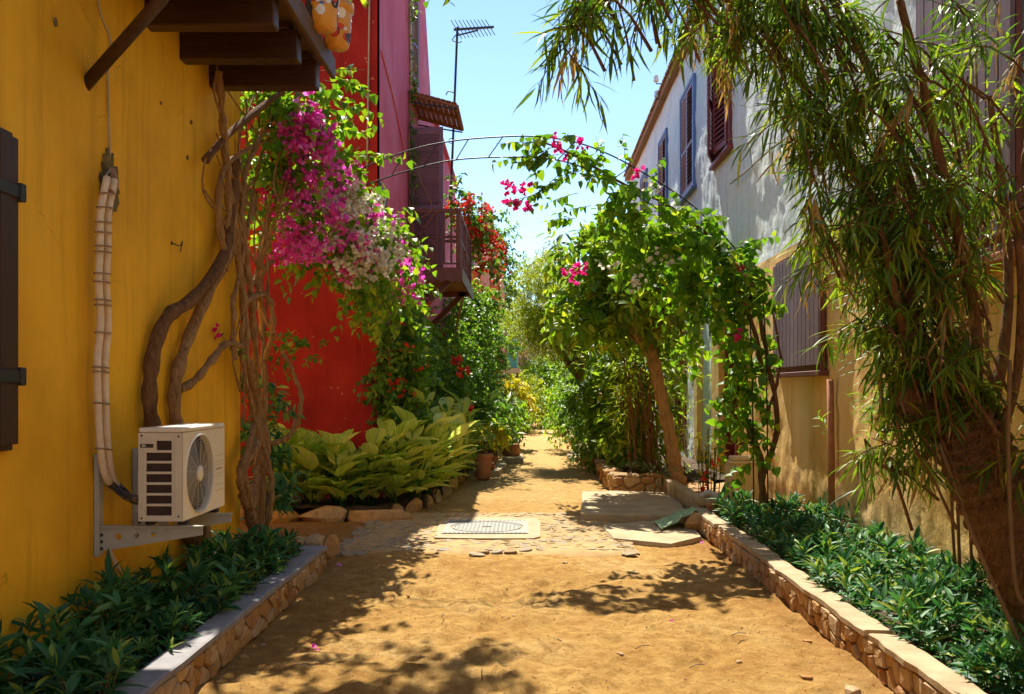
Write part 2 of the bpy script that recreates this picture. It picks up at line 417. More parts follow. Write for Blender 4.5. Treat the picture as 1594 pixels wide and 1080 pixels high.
def dirt_mat():
    m, t, n, l, b = new_mat('sandy_orange_dirt'); v = coords(n, l)
    a = noise(n, l, v, .7, 6, .6); c = ramp(n, l, a, [(.3, (.60,.33,.085)), (.52, (.77,.48,.15)), (.75, (.85,.60,.26))])
    f = ramp(n, l, noise(n, l, v, 9, 8, .72, .5), [(.38, 0.0), (.62, 1.0)])
    mm = n.new('ShaderNodeMath'); mm.operation = 'MULTIPLY'; mm.inputs[1].default_value = .7; l.new(f, mm.inputs[0])
    c = mix(n, l, mm.outputs[0], c, (.40,.18,.036))
    g = ramp(n, l, noise(n, l, v, 85, 4, .7), [(.60, 0.0), (.72, 1.0)])
    m2 = n.new('ShaderNodeMath'); m2.operation = 'MULTIPLY'; m2.inputs[1].default_value = .5; l.new(g, m2.inputs[0])
    c = mix(n, l, m2.outputs[0], c, (.24,.10,.03))
    g2 = ramp(n, l, noise(n, l, v, 130, 2, .5), [(.68, 0.0), (.74, 1.0)])
    c = mix(n, l, g2, c, (.68,.50,.27))
    sep = n.new('ShaderNodeSeparateXYZ'); l.new(v, sep.inputs[0])          # paler earth further up the lane
    mr = n.new('ShaderNodeMapRange'); mr.inputs[1].default_value = 9; mr.inputs[2].default_value = 17; l.new(sep.outputs[1], mr.inputs[0])
    m3 = n.new('ShaderNodeMath'); m3.operation = 'MULTIPLY'; m3.inputs[1].default_value = .6; l.new(mr.outputs[0], m3.inputs[0])
    c = mix(n, l, m3.outputs[0], c, (.68,.46,.18))
    ax = n.new('ShaderNodeMath'); ax.operation = 'SUBTRACT'; ax.inputs[1].default_value = .1; l.new(sep.outputs[0], ax.inputs[0])
    aa = n.new('ShaderNodeMath'); aa.operation = 'ABSOLUTE'; l.new(ax.outputs[0], aa.inputs[0])
    ae = n.new('ShaderNodeMath'); ae.operation = 'MULTIPLY_ADD'; ae.inputs[1].default_value = 1.6; l.new(noise(n, l, v, 2.4, 6, .65), ae.inputs[0]); l.new(aa.outputs[0], ae.inputs[2])
    er = n.new('ShaderNodeMapRange'); er.inputs[1].default_value = 2.1; er.inputs[2].default_value = 3.0; er.inputs[4].default_value = .7; l.new(ae.outputs[0], er.inputs[0])
    c = mix(n, l, er.outputs[0], c, (.38,.155,.035))          # loose redder earth gathers along the sides
    l.new(c, b.inputs['Base Color']); b.inputs['Roughness'].default_value = .95; b.inputs['Specular IOR Level'].default_value = .1
    p = bump(n, l, b, noise(n, l, v, 7, 8, .7, .3), .9, .09)
    p = bump(n, l, b, noise(n, l, v, 30, 8, .8), 1.0, .035, p)
    return m
M['dirt'] = dirt_mat()

def stone_mat(name, stops, rough=.9):
    m, t, n, l, b = new_mat(name); v = coords(n, l)
    oi = n.new('ShaderNodeObjectInfo'); c = ramp(n, l, oi.outputs['Random'], stops)
    f = ramp(n, l, noise(n, l, v, 16, 7, .7), [(.35, 0.0), (.68, 1.0)])
    mm = n.new('ShaderNodeMath'); mm.operation = 'MULTIPLY'; mm.inputs[1].default_value = .5; l.new(f, mm.inputs[0])
    c = mix(n, l, mm.outputs[0], c, (.17,.085,.03))
    l.new(c, b.inputs['Base Color']); b.inputs['Roughness'].default_value = rough; b.inputs['Specular IOR Level'].default_value = .2
    p = bump(n, l, b, noise(n, l, v, 30, 6, .7), .6, .02); return m
M['stone'] = stone_mat('honey_stone', [(0, (.42,.22,.07)), (.3, (.58,.34,.13)), (.55, (.50,.36,.20)), (.75, (.62,.42,.2)), (1, (.36,.16,.055))])
M['grey_stone'] = stone_mat('grey_cobble', [(0, (.34,.25,.12)), (.4, (.42,.31,.15)), (.7, (.36,.32,.24)), (1, (.47,.34,.16))])
M['mortar'] = simple_mat('sandy_mortar', (.30,.16,.05), (.46,.28,.11), 14, .95, .6, 60, bdist=.012)
M['cap_grey'] = simple_mat('grey_cement_cap', (.20,.19,.19), (.30,.28,.27), 7, .8, .25, 60)
M['cap_tan'] = simple_mat('weathered_cement_cap', (.33,.23,.12), (.50,.38,.22), 6, .9, .5, 50, bdist=.01)
M['concrete'] = simple_mat('dusty_concrete', (.33,.235,.12), (.52,.40,.225), 3.5, .92, .4, 45, bdist=.008)
M['soil'] = simple_mat('dark_soil', (.055,.03,.014), (.12,.07,.03), 18, .97, .8, 60, bdist=.02)
M['cobble_bed'] = simple_mat('sandy_joints', (.36,.21,.07), (.50,.32,.12), 8, .95, .5, 60)
M['iron_lid'] = simple_mat('worn_iron', (.13,.13,.105), (.24,.23,.18), 20, .6, .4, 160, bdist=.004, metal=.25)

def wood(name, c1, c2, rough=.6, sc=(14, 14, 1.2), scale=3.0, spec=.4, rnd=.15):
    return simple_mat(name, c1, c2, scale, rough, .3, scale*3, sc, .006, 0, rnd, spec)
M['dark_wood_x'] = wood('dark_stained_wood', (.030,.012,.006), (.075,.032,.014), .45, (1.2, 14, 14))
M['dark_wood_z'] = wood('dark_shutter_wood', (.026,.010,.005), (.055,.022,.010), .5, (14, 14, 1.2))
M['deck_under'] = wood('deck_boards', (.06,.028,.012), (.13,.065,.026), .6, (14, 1.2, 14))
M['maroon'] = wood('maroon_painted_wood', (.14,.042,.032), (.21,.07,.052), .5)
M['purple'] = wood('plum_painted_wood', (.21,.11,.16), (.31,.175,.23), .55)
M['redwood'] = wood('oxblood_painted_wood', (.17,.022,.022), (.24,.04,.035), .5)
M['bluewood'] = wood('faded_blue_painted_wood', (.09,.16,.36), (.15,.24,.46), .6)
M['plank_grey'] = wood('weathered_plum_plank', (.16,.11,.13), (.27,.20,.22), .8, (14, 14, 1.0), 3.0, .2, .18)
M['awning'] = wood('varnished_slats', (.22,.075,.025), (.38,.15,.05), .55, (1.2, 14, 14))
M['iron'] = simple_mat('dark_iron', (.025,.03,.032), (.05,.052,.05), 30, .5, .2, 90, metal=.5)
M['iron_green'] = simple_mat('painted_green_iron', (.012,.05,.06), (.03,.09,.10), 20, .4, .1, 80, metal=.2)
M['steel'] = simple_mat('dull_grey_paint', (.34,.33,.26), (.42,.40,.32), 12, .5, .1, 60)
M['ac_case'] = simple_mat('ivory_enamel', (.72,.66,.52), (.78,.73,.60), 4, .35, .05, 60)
M['ac_side'] = simple_mat('shaded_ivory_enamel', (.60,.53,.38), (.66,.60,.45), 5, .4, .06, 60)  # darker ivory copy, shade put into the end panel's colour
M['ac_dark'] = simple_mat('brown_coil', (.035,.016,.010), (.07,.032,.02), 60, .6, .3, 200)
M['ac_grille'] = simple_mat('plastic_grille', (.52,.47,.37), (.60,.55,.44), 10, .45, 0)
M['print'] = simple_mat('faded_grey_print', (.30,.27,.22), (.36,.33,.27), 10, .6, 0)
M['lag'] = simple_mat('pipe_lagging', (.60,.46,.28), (.72,.60,.42), 14, .7, .3, 60)
M['lag_band'] = simple_mat('brown_tape', (.22,.12,.05), (.32,.19,.09), 20, .6, .2, 60)
M['black_pipe'] = simple_mat('black_rubber', (.03,.03,.03), (.06,.055,.05), 20, .5, .2, 60)
M['cable'] = simple_mat('old_cable', (.30,.25,.18), (.45,.40,.30), 20, .7, 0)
M['hole'] = simple_mat('broken_cement', (.05,.042,.02), (.26,.19,.06), 9, .95, .9, 30, bdist=.03)
M['bark'] = simple_mat('brown_bark', (.13,.062,.026), (.36,.19,.08), 7, .9, 1.0, 15, (4, 4, .8), .06, spec=.15)
M['bark_dark'] = simple_mat('dark_fissured_bark', (.16,.08,.035), (.42,.22,.09), 7, .95, 1.0, 10, (4, 4, 1.2), .14, spec=.1)
M['bark_light'] = simple_mat('pale_brown_bark', (.28,.15,.06), (.56,.34,.15), 7, .9, 1.0, 15, (4, 4, .8), .05, spec=.15)
M['bark_vine'] = simple_mat('tan_vine_bark', (.27,.135,.05), (.66,.40,.17), 7, .9, 1.0, 16, (5, 5, .7), .06, spec=.2)
M['twig'] = simple_mat('twig', (.13,.075,.03), (.22,.13,.05), 8, .9, 0)
M['twig_grey'] = simple_mat('dry_twig', (.24,.17,.10), (.34,.25,.16), 8, .9, 0)
M['terracotta'] = simple_mat('terracotta', (.34,.125,.045), (.48,.20,.075), 8, .85, .25, 50, rnd=.12)
M['boxpaint'] = simple_mat('beige_cabinet_paint', (.66,.50,.22), (.72,.57,.29), 4, .5, .06, 40)
M['tile'] = simple_mat('roof_tile', (.30,.16,.07), (.46,.28,.13), 7, .9, .4, 40, rnd=.25)
M['eave'] = wood('eave_board', (.22,.115,.045), (.34,.19,.08), .8, (14, 1.2, 14))
M['glassin'] = simple_mat('glass_insulator', (.55,.62,.62), (.65,.70,.70), 5, .15, 0)
M['teal'] = simple_mat('teal_paint', (.10,.42,.42), (.16,.52,.50), 5, .6, .15, 50)
M['void'] = simple_mat('dark_interior', (.012,.010,.010), (.02,.016,.014), 4, .9, 0)  # near-black colour stands in for unlit rooms behind door and windows
M['pane'] = simple_mat('window_glass', (.03,.035,.04), (.05,.055,.06), 2, .08, 0)
M['tarp'] = simple_mat('green_woven_sack', (.16,.30,.08), (.50,.60,.36), 9, .8, .5, 120, rnd=0)
M['driftwood'] = simple_mat('pale_driftwood', (.42,.40,.38), (.62,.58,.54), 6, .9, .6, 20, (2, 2, 8))
M['lampglass'] = simple_mat('milky_lamp_glass', (.70,.66,.50), (.76,.72,.58), 5, .3, 0)
M['pot_paint'] = simple_mat('orange_pot_glaze', (.66,.26,.025), (.78,.36,.05), 5, .35, .1, 30)
M['pot_white'] = simple_mat('white_motif', (.75,.74,.70), (.8,.78,.74), 5, .4, 0)
M['pot_blue'] = simple_mat('blue_motif', (.05,.14,.42), (.09,.2,.5), 5, .4, 0)
M['pot_black'] = simple_mat('black_motif', (.01,.01,.012), (.02,.02,.02), 5, .4, 0)
M['pot_red'] = simple_mat('red_motif', (.55,.04,.02), (.62,.06,.03), 5, .4, 0)

# foliage
M['l_boug'] = leaf_mat('bougainvillea_leaf', (.06,.16,.016), (.17,.33,.026), (.36,.45,.035), .55)
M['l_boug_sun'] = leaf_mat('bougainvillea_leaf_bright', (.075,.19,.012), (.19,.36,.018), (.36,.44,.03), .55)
M['l_creeper'] = leaf_mat('creeper_leaf', (.055,.15,.026), (.15,.29,.035), (.30,.40,.04), .5)
M['l_planter'] = leaf_mat('glossy_dark_leaf', (.02,.10,.040), (.085,.25,.075), (.34,.42,.06), .32, .5, spec=.28)
M['l_willow'] = leaf_mat('narrow_leaf', (.05,.12,.010), (.14,.24,.018), (.34,.42,.035), .48, .42, spec=.3)
M['l_tree'] = leaf_mat('broad_tree_leaf', (.10,.20,.018), (.23,.36,.028), (.46,.50,.05), .55)
M['l_fine'] = leaf_mat('fine_yellow_green_leaf', (.19,.27,.012), (.38,.45,.022), (.54,.55,.05), .55)
M['l_bush'] = leaf_mat('bush_leaf', (.09,.21,.018), (.23,.40,.03), (.42,.52,.05), .55)
M['l_yellow'] = leaf_mat('croton_leaf', (.40,.38,.015), (.62,.52,.02), (.70,.50,.03), .5)
M['l_far'] = leaf_mat('distant_leaf', (.16,.24,.10), (.26,.33,.14), (.34,.38,.2), .4)
M['l_dry'] = leaf_mat('dry_leaf', (.26,.14,.05), (.42,.26,.10), (.5,.36,.18), .4)
M['l_palm'] = leaf_mat('palm_leaflet', (.07,.14,.03), (.16,.25,.05), (.26,.34,.08), .4, .4)
M['f_pink'] = leaf_mat('magenta_bract', (.80,.06,.52), (.90,.18,.70), (.92,.42,.80), .45, .6, (1.15, .9, 1.1), .2)
M['f_hot'] = leaf_mat('hot_pink_bract', (.72,.015,.22), (.82,.035,.32), (.88,.12,.42), .45, .6, (1.15, .8, 1.0), .2)
M['f_white'] = leaf_mat('white_bract', (.70,.66,.56), (.80,.78,.70), (.85,.84,.80), .4, .6, (1.1, 1.08, .95), .2)
M['f_red'] = leaf_mat('scarlet_bract', (.66,.03,.025), (.80,.07,.035), (.85,.14,.10), .4, .6, (1.1, .8, .8), .2)

def ginger_mat():                                      # green blade with cream-yellow feathering along the veins
    m, t, n, l, b = new_mat('variegated_ginger_leaf')
    uv = n.new('ShaderNodeAttribute'); uv.attribute_name = 'luv'; sp = n.new('ShaderNodeSeparateXYZ'); l.new(uv.outputs['Vector'], sp.inputs[0])
    ab = n.new('ShaderNodeMath'); ab.operation = 'ABSOLUTE'; l.new(sp.outputs[1], ab.inputs[0])
    k = n.new('ShaderNodeMath'); k.operation = 'MULTIPLY_ADD'; k.inputs[1].default_value = -.55; l.new(ab.outputs[0], k.inputs[0]); l.new(sp.outputs[0], k.inputs[2])
    cb = n.new('ShaderNodeCombineXYZ'); l.new(k.outputs[0], cb.inputs[0]); l.new(sp.outputs[2], cb.inputs[2])
    mp = n.new('ShaderNodeMapping'); mp.inputs['Scale'].default_value = (1, 1, 1); l.new(cb.outputs[0], mp.inputs[0])
    f = noise(n, l, mp.outputs[0], 15, 3, .6); oi = n.new('ShaderNodeObjectInfo')
    ad = n.new('ShaderNodeMath'); ad.operation = 'MULTIPLY_ADD'; ad.inputs[1].default_value = .22; l.new(oi.outputs['Random'], ad.inputs[0]); l.new(f, ad.inputs[2])
    c = ramp(n, l, ad.outputs[0], [(.43, (.20,.43,.03)), (.54, (.40,.60,.05)), (.66, (.78,.80,.16))])
    rib = n.new('ShaderNodeMath'); rib.operation = 'LESS_THAN'; rib.inputs[1].default_value = .035; l.new(ab.outputs[0], rib.inputs[0])
    c = mix(n, l, rib.outputs[0], c, (.36,.44,.06))
    l.new(c, b.inputs['Base Color']); b.inputs['Roughness'].default_value = .38
    wv = n.new('ShaderNodeTexWave'); wv.inputs['Scale'].default_value = 9; l.new(cb.outputs[0], wv.inputs['Vector']); bump(n, l, b, wv.outputs['Fac'], .25, .01)
    tr = n.new('ShaderNodeBsdfTranslucent'); l.new(c, tr.inputs[0]); ms = n.new('ShaderNodeMixShader'); ms.inputs[0].default_value = .4
    l.new(b.outputs[0], ms.inputs[1]); l.new(tr.outputs[0], ms.inputs[2]); l.new(ms.outputs[0], n['Material Output'].inputs[0]); return m
M['ginger'] = ginger_mat()

# ------------------------------------------------------------------ ground: one sheet to the horizon, fine where the lane is near
us = np.unique(np.concatenate([np.linspace(-1500, -12, 12), np.linspace(-12, -2.6, 12), np.arange(-2.6, 3.4, .036), np.linspace(3.4, 12, 12), np.linspace(12, 1500, 12)]))
vs_ = np.unique(np.concatenate([np.linspace(-1500, -3, 14), np.linspace(-3, 3, 12), np.arange(3, 13, .036), np.arange(13, 15, .08), np.arange(15, 40, .25), np.linspace(40, 2000, 20)]))
_fr = random.Random(77); FEET = []
for _k in range(46):                                   # lines of shallow footprints
    _x, _y, _a = _fr.uniform(-1.3, 1.6), _fr.uniform(3.4, 8.4), _fr.gauss(0, .35)
    for _j in range(2): FEET.append((_x+(_j-.5)*.2+_fr.uniform(-.03, .03), _y+_j*.34, _a+_fr.gauss(0, .12), _fr.uniform(.010, .02)))
def footprints(U, V):
    z = np.zeros_like(U)
    for x, y, a, d in FEET:
        du, dv = U-x, V-y; m_ = (np.abs(du) < .3) & (np.abs(dv) < .3)
        if not m_.any(): continue
        c_, s_ = math.cos(a), math.sin(a); p = (du[m_]*c_+dv[m_]*s_)/.055; q = (-du[m_]*s_+dv[m_]*c_)/.14; r_ = np.sqrt(p*p+q*q)
        z[m_] += -d*np.clip(1.25-r_, 0, .6)/.6 + d*.6*np.exp(-((r_-1.35)/.22)**2)
    return z
def ground_fn(U, V):
    z = fbm(U*.8, V*.8, 3, 3)*.035 + fbm(U*3.1, V*3.1, 5, 4)*.034 + fbm(U*10, V*8, 9, 3)*.022
    d = np.maximum(0, 1 - np.abs(vnoise(U*2.3+7, V*2.0, 21))*9) * np.maximum(0, vnoise(U*.9, V*.9, 33)+.1)*.05   # scuffed ruts
    near = np.clip(1-(np.abs(U)-3.4)/6, 0, 1)*np.clip((46-V)/8, 0, 1)*np.clip((V+3)/3, 0, 1)
    patch = np.clip(1-np.abs(U+.25)/2.2, 0, 1)*np.clip(1-np.abs(V-10.2)/2.4, 0, 1)
    return U, V, (z-d+footprints(U, V))*near*(1-.85*np.clip(patch*3, 0, 1)) - .02
g = link('ground', grid_mesh('ground', us, vs_, ground_fn), M['dirt']); tag(g, kind='structure')

def wall_face(us, vs, to3, holes, amp, seed, fr=1.4):
    """plaster sheet with openings; to3(u, v, d) -> X, Y, Z"""
    def fn(U, V):
        d = (fbm(U*fr, V*fr, seed, 3) + .6*fbm(U*fr*4, V*fr*4, seed+3, 3))*amp
        e = np.minimum.reduce([U-us[0], us[-1]-U, V-vs[0], vs[-1]-V]); d = d*np.clip(e/.15, 0, 1)
        return to3(U, V, d)
    def keep(U, V):
        k = np.ones_like(U, bool)
        for u0, u1, v0, v1 in holes: k &= ~((U > u0) & (U < u1) & (V > v0) & (V < v1))
        return k
    uu = np.unique(np.round(np.concatenate([us] + [np.array(h[:2]) for h in holes]), 5)) if holes else us
    vv = np.unique(np.round(np.concatenate([vs] + [np.array(h[2:]) for h in holes]), 5)) if holes else vs
    return grid_mesh('wall', uu, vv, fn, keep)
def shell(mb, x0, x1, y0, y1, z1, skip):               # remaining faces of a house body
    F = {'x0': [(x0,y0,0),(x0,y1,0),(x0,y1,z1),(x0,y0,z1)], 'x1': [(x1,y0,0),(x1,y1,0),(x1,y1,z1),(x1,y0,z1)],
         'y0': [(x0,y0,0),(x1,y0,0),(x1,y0,z1),(x0,y0,z1)], 'y1': [(x0,y1,0),(x1,y1,0),(x1,y1,z1),(x0,y1,z1)],
         'top': [(x0,y0,z1),(x1,y0,z1),(x1,y1,z1),(x0,y1,z1)]}
    for k, q in F.items():
        if k not in skip: mb.add(q, [(0,1,2,3)])
    return mb

# ------------------------------------------------------------------ yellow house (left)
YH = thing('yellow_house', 'ochre yellow plastered house with dark timber balcony beams and a closed plank shutter', 'house', (XL, 3.5, 0))
link('wall', wall_face(np.arange(-7, 8.001, .075), np.arange(0, 7.801, .075), lambda U, V, d: (XL+d, U, V), [], .016, 40), M['yellow'], YH)
shell(MB(), -10, XL, -7, 8.0, 7.8, ('x1',)).build('side_wall', M['yellow'], YH)
# closed plank shutter with strap hinges
sh = MB().box((XL+.002, 3.1, 1.30), (XL+.02, 4.40, 2.85)).build('shutter', M['dark_wood_z'], YH)
for i in range(8):
    y0 = 3.12 + i*.16
    MB().box((XL+.02, y0, 1.33), (XL+.055, y0+.152, 2.82), .004).build('plank', M['dark_wood_z'], sh)
for z in (1.66, 2.56):
    hb = MB().box((XL+.055, 3.4, z-.03), (XL+.066, 4.39, z+.03), .003)
    hb.box((XL+.02, 4.385, z-.045), (XL+.075, 4.43, z+.045), .006); hb.build('hinge', M['iron'], sh)
# balcony overhead: beams, board deck, edge board, brace pole
XO = -1.60
bal = MB().box((XL, 4.6, 4.30), (XO-.02, 7.52, 4.33)).build('balcony', M['deck_under'], YH)
for k, y in enumerate((4.75, 5.35, 5.98, 6.60, 7.20)):
    MB().box((XL-.05, y, 4.02), (XO-.06, y+.13, 4.24), .01).build('beam', M['dark_wood_x'], bal)
    MB().box((XL-.05, y-.02, 4.24), (XO-.12, y+.15, 4.299), .006).build('bearer', M['dark_wood_x'], bal)
for i in range(7):
    x0 = XL+.01 + i*.132
    MB().box((x0, 4.6, 4.331), (x0+.126, 7.54, 4.358), .003).build('plank', M['deck_under'], bal)
MB().box((XO-.02, 4.55, 4.20), (XO+.02, 7.56, 4.37), .006).build('edge_board', M['deck_under'], bal)
for y in (5.0, 5.9, 6.8, 7.45):
    MB().beam((XO-.02, y, 4.37), (XO-.02, y, 5.3), .05, .05).build('rail_post', M['dark_wood_z'], bal)
MB().beam((XO-.02, 4.6, 5.32), (XO-.02, 7.5, 5.32), .07, .06).build('handrail', M['dark_wood_z'], bal)
MB().tube([WL(130, 135, -.03), P(250, 0, 5.02), Vector((-1.75, 4.95, 4.2))], .037, 10).build('brace', M['dark_wood_x'], YH)
# broken plaster round the pipe hole, patches and nail scars
def splat(cx, cy, rx, ry, seed, n=22, rough=.35):
    r = random.Random(seed); c = WL(cx, cy); pts = []
    for i in range(n):
        a = 6.283*i/n; k = 1+r.uniform(-rough, rough); pts.append((c.y+math.cos(a)*rx*k, c.z+math.sin(a)*ry*k))
    return MB().prism(pts, lambda a, b, d: (XL+d, a, b), .0, .017)
splat(169, 284, .105, .165, 3, 34, .28).build('broken_plaster', M['hole'], YH)
for k, (a, b, r_) in enumerate(((249,160,.009),(296,190,.011),(290,245,.009),(265,378,.010),(84,34,.014))):
    splat(a, b, r_*(.2+.25*(k % 3)), r_*(1.3-.3*(k % 2)), 50+k, 11, .6).build('plaster_chip', M['hole'], YH)
hk = WL(268, 378, .01); MB().tube(smooth_path([hk, hk+Vector((.05, .01, -.02)), hk+Vector((.06, .04, .02)), hk+Vector((.05, .02, -.06))]), .004, 5).build('wire_hook', M['iron'], YH)
# ------------------------------------------------------------------ red house (left, beyond)
RX, RY = -1.97, 12.3
RH = thing('red_house', 'tall crimson plastered house with a maroon timber balcony and slatted awning', 'house', (RX-2, RY+3, 0))
link('front_wall', wall_face(np.arange(-9.0, RX+.001, .1), np.append(np.arange(0, 7.1, .1), 7.15), lambda U, V, d: (U, RY-d, V), [], .022, 60), M['red'], RH)
side = MB().prism([(RY, 0), (26, 0), (26, 7.45), (19.3, 7.45), (17.75, 9.7), (RY, 7.15)], lambda a, b, d: (d, a, b), RX, -9.0)
side.f.pop(5 + 2); side.sm.pop(7)                      # the street corner's front is the sheet above
side.build('side_wall', M['pink_red'], RH)
MB().box((RX-.24, RY-.07, 0), (RX-.005, RY+.02, 3.15), .012).build('pilaster', M['red'], RH)
MB().tube(smooth_path([P(575, 0, RY-.03), P(573, 150, RY-.03), P(571, 262, RY-.03)]), .012, 6).build('cable', M['cable'], RH)
MB().tube(smooth_path([Vector((RX+.012, 12.35, 6.25)), Vector((RX+.012, 13.6, 5.95)), Vector((RX+.012, 14.9, 5.4))]), .012, 6).build('cable', M['pink_red'], RH)
MB().box((-3.2, RY-.12, 6.95), (-2.25, RY+.05, 7.2), .02).build('beam_end', M['eave'], RH)
# balcony
BY0, BY1, BX, BZ = 15.0, 18.2, -1.05, 3.62
bl = MB().box((RX-.02, BY0, BZ-.06), (BX, BY1, BZ)).build('balcony', M['maroon'], RH)
for i in range(14):
    y0 = BY0+.02 + i*.227
    MB().box((RX, y0, BZ-.095), (BX-.03, y0+.215, BZ-.062), .004).build('deck_board', M['awning'], bl)
def valance(a, b, n):                                  # scalloped board along the deck edge
    a = Vector(a); b = Vector(b); L = (b-a).length; pts = [(0, 0), (0, -.2)]
    for i in range(n):
        for k in range(5): pts.append(((i+(k+.5)/5)*L/n, -.2-.035*math.sin(math.pi*(k+.5)/5)))
    pts += [(L, -.2), (L, 0)]; d = (b-a)/L; nn = d.cross(Vector((0,0,1)))
    return MB().prism(pts, lambda s, z, t: a+d*s+Vector((0,0,z))+nn*t, 0, .03)
valance((RX, BY0-.002, BZ), (BX+.03, BY0-.002, BZ), 7).build('valance', M['maroon'], bl)
valance((BX+.002, BY0, BZ), (BX+.002, BY1, BZ), 18).build('valance', M['maroon'], bl)
for y in (BY0+.06, (BY0+BY1)/2, BY1-.06):
    for x in ((BX-.04, RX+.10) if y != (BY0+BY1)/2 else (BX-.04,)):
        MB().box((x-.04, y-.04, BZ), (x+.04, y+.04, BZ+1.0), .006).build('post', M['maroon'], bl)
for z in (.08, .52, .96):
    h = .06 if z > .9 else .04
    for y in (BY0+.06, BY1-.06):
        MB().box((RX, y-h/2, BZ+z-h/2), (BX-.04, y+h/2, BZ+z+h/2), .004).build('rail', M['maroon'], bl)
    MB().box((BX-.04-h/2, BY0, BZ+z-h/2), (BX-.04+h/2, BY1, BZ+z+h/2), .004).build('rail', M['maroon'], bl)
y = BY0+.06                                            # near side: cross panel, then balusters
MB().box((RX+.10, y-.012, BZ+.1), (RX+.50, y+.012, BZ+.34), .003).build('panel', M['maroon'], bl)
for a, b in (((RX+.10, .36), (RX+.50, .94)), ((RX+.50, .36), (RX+.10, .94))):
    MB().beam((a[0], y, BZ+a[1]), (b[0], y, BZ+b[1]), .03, .04, (0, 1, 0)).build('cross_brace', M['maroon'], bl)
for x in (RX+.52, RX+.64, RX+.76):
    MB().box((x-.018, y-.018, BZ+.08), (x+.018, y+.018, BZ+.96)).build('baluster', M['maroon'], bl)
for i in range(11):
    yy = BY0+.28+i*.26
    MB().beam((BX-.04, yy, BZ+.08), (BX-.04, yy, BZ+.96), .032, .032).build('baluster', M['maroon'], bl)
for i in range(3):
    yy = BY0+.35+i*.95
    MB().beam((BX-.04, yy, BZ+.1), (BX-.04, yy+.7, BZ+.94), .03, .03).build('cross_brace', M['maroon'], bl)
for yy in (BY0+.25, BY1-.3):
    MB().beam((RX-.02, yy, BZ-.92), (BX-.12, yy, BZ-.1), .1, .1).build('bracket', M['maroon'], bl)
    MB().box((RX, yy-.05, BZ-.19), (BX-.04, yy+.05, BZ-.097), .006).build('joist', M['maroon'], bl)
def louvre(parent, name, org, du, width, z0, z1, mat, depth=.035, frame=.07, pitch=.062, tilt=.95, mid=True, slat_mat=None):
    """louvred leaf from org along the unit vector du; slats are children of the leaf"""
    org = Vector(org); du = Vector(du).normalized(); nn = du.cross(Vector((0,0,1))); H = z1-z0
    fn = lambda a, b, d: org + du*a + Vector((0, 0, z0+b)) + nn*d
    m = MB()
    bars = [(0, 0, frame, H), (width-frame, 0, width, H), (frame, 0, width-frame, frame*1.4), (frame, H-frame, width-frame, H)]
    if mid: bars.append((frame, H*.42, width-frame, H*.42+frame))
    for a0, b0, a1, b1 in bars: m.prism([(a0, b0), (a1, b0), (a1, b1), (a0, b1)], fn, -depth/2, depth/2)
    leaf = m.build(name, mat, parent)
    s = MB(); w = width-2*frame+.01; c, sn = math.cos(tilt), math.sin(tilt)
    vs = []
    for a in (0, w):
        for u_, t_ in ((-.5, -.5), (.5, -.5), (.5, .5), (-.5, .5)):
            p, q = u_*pitch*1.12, t_*.010
            vs.append(du*a + nn*(p*c-q*sn) + Vector((0, 0, p*sn+q*c)))
    s.add(vs, [(0,1,2,3),(7,6,5,4),(0,4,5,1),(1,5,6,2),(2,6,7,3),(3,7,4,0)]); me = s.mesh('slat')
    z = frame*1.4+.035
    while z < H-frame-.02:
        if not (mid and H*.42-.03 < z < H*.42+frame+.02):
            o = link('slat', me, slat_mat or mat, leaf); o.location = org + du*(frame-.005) + Vector((0, 0, z0+z))
        z += pitch
    return leaf
# balcony door: dark sheet painted for the unlit opening, one leaf thrown open towards the street
dr = MB().box((RX-.02, 15.45, BZ), (RX+.012, 16.55, BZ+2.45)).build('door', M['void'], RH)
for y0 in (15.40, 16.52): MB().box((RX, y0, BZ), (RX+.05, y0+.07, BZ+2.5), .006).build('jamb', M['maroon'], dr)
MB().box((RX, 15.40, BZ+2.45), (RX+.05, 16.59, BZ+2.55), .006).build('lintel', M['maroon'], dr)
louvre(RH, 'shutter', (RX+.03, 15.42, 0), (1, -.12, 0), .57, BZ+.03, BZ+2.45, M['purple'])
louvre(RH, 'shutter', (RX+.03, 16.60, 0), (.25, 1, 0), .57, BZ+.03, BZ+2.45, M['purple'])
# upper window
w = MB().box((RX-.02, 15.6, 6.95), (RX+.012, 16.55, 8.5)).build('window', M['void'], RH)
for y0 in (15.52, 16.50): MB().box((RX, y0, 6.9), (RX+.04, y0+.08, 8.55), .006).build('frame', M['cream'], w)
louvre(RH, 'shutter', (RX+.03, 15.6, 0), (.12, 1, 0), .46, 6.98, 8.48, M['maroon'])
louvre(RH, 'shutter', (RX+.03, 16.06, 0), (.03, 1, 0), .46, 6.98, 8.48, M['maroon'])
# awning of varnished slats on an iron frame
aw = MB()
A0, A1 = Vector((RX, 15.40, 6.66)), Vector((RX, 16.80, 6.66)); ov = Vector((.83, 0, -.22))
for p in (A0, (A0+A1)/2, A1): aw.beam(p+ov*-.02, p+ov, .05, .05)
aw.beam(A0+ov, A1+ov, .05, .05)
aw = aw.build('awning', M['awning'], RH)
for i in range(9):
    p = A0 + ov*(i/9.0+.055) + Vector((0, 0, .033)); MB().beam(p-Vector((0,.06,0)), p+Vector((0,1.46,0)), .086, .014, (0.25, 0, 1)).build('slat', M['awning'], aw)
MB().beam(A1+Vector((0, -.02, -.14)), A1+ov+Vector((0, 0, -.05)), .022, .022).build('stay', M['iron'], aw)
MB().beam(A0+Vector((0, .02, -.14)), A0+ov+Vector((0, 0, -.05)), .022, .022).build('stay', M['iron'], aw)
sc_ = [Vector((RX+.62+.07*math.cos(t)*(1-t/9), 16.8, 6.22+.07*math.sin(t)*(1-t/9))) for t in np.linspace(0, 7, 22)]
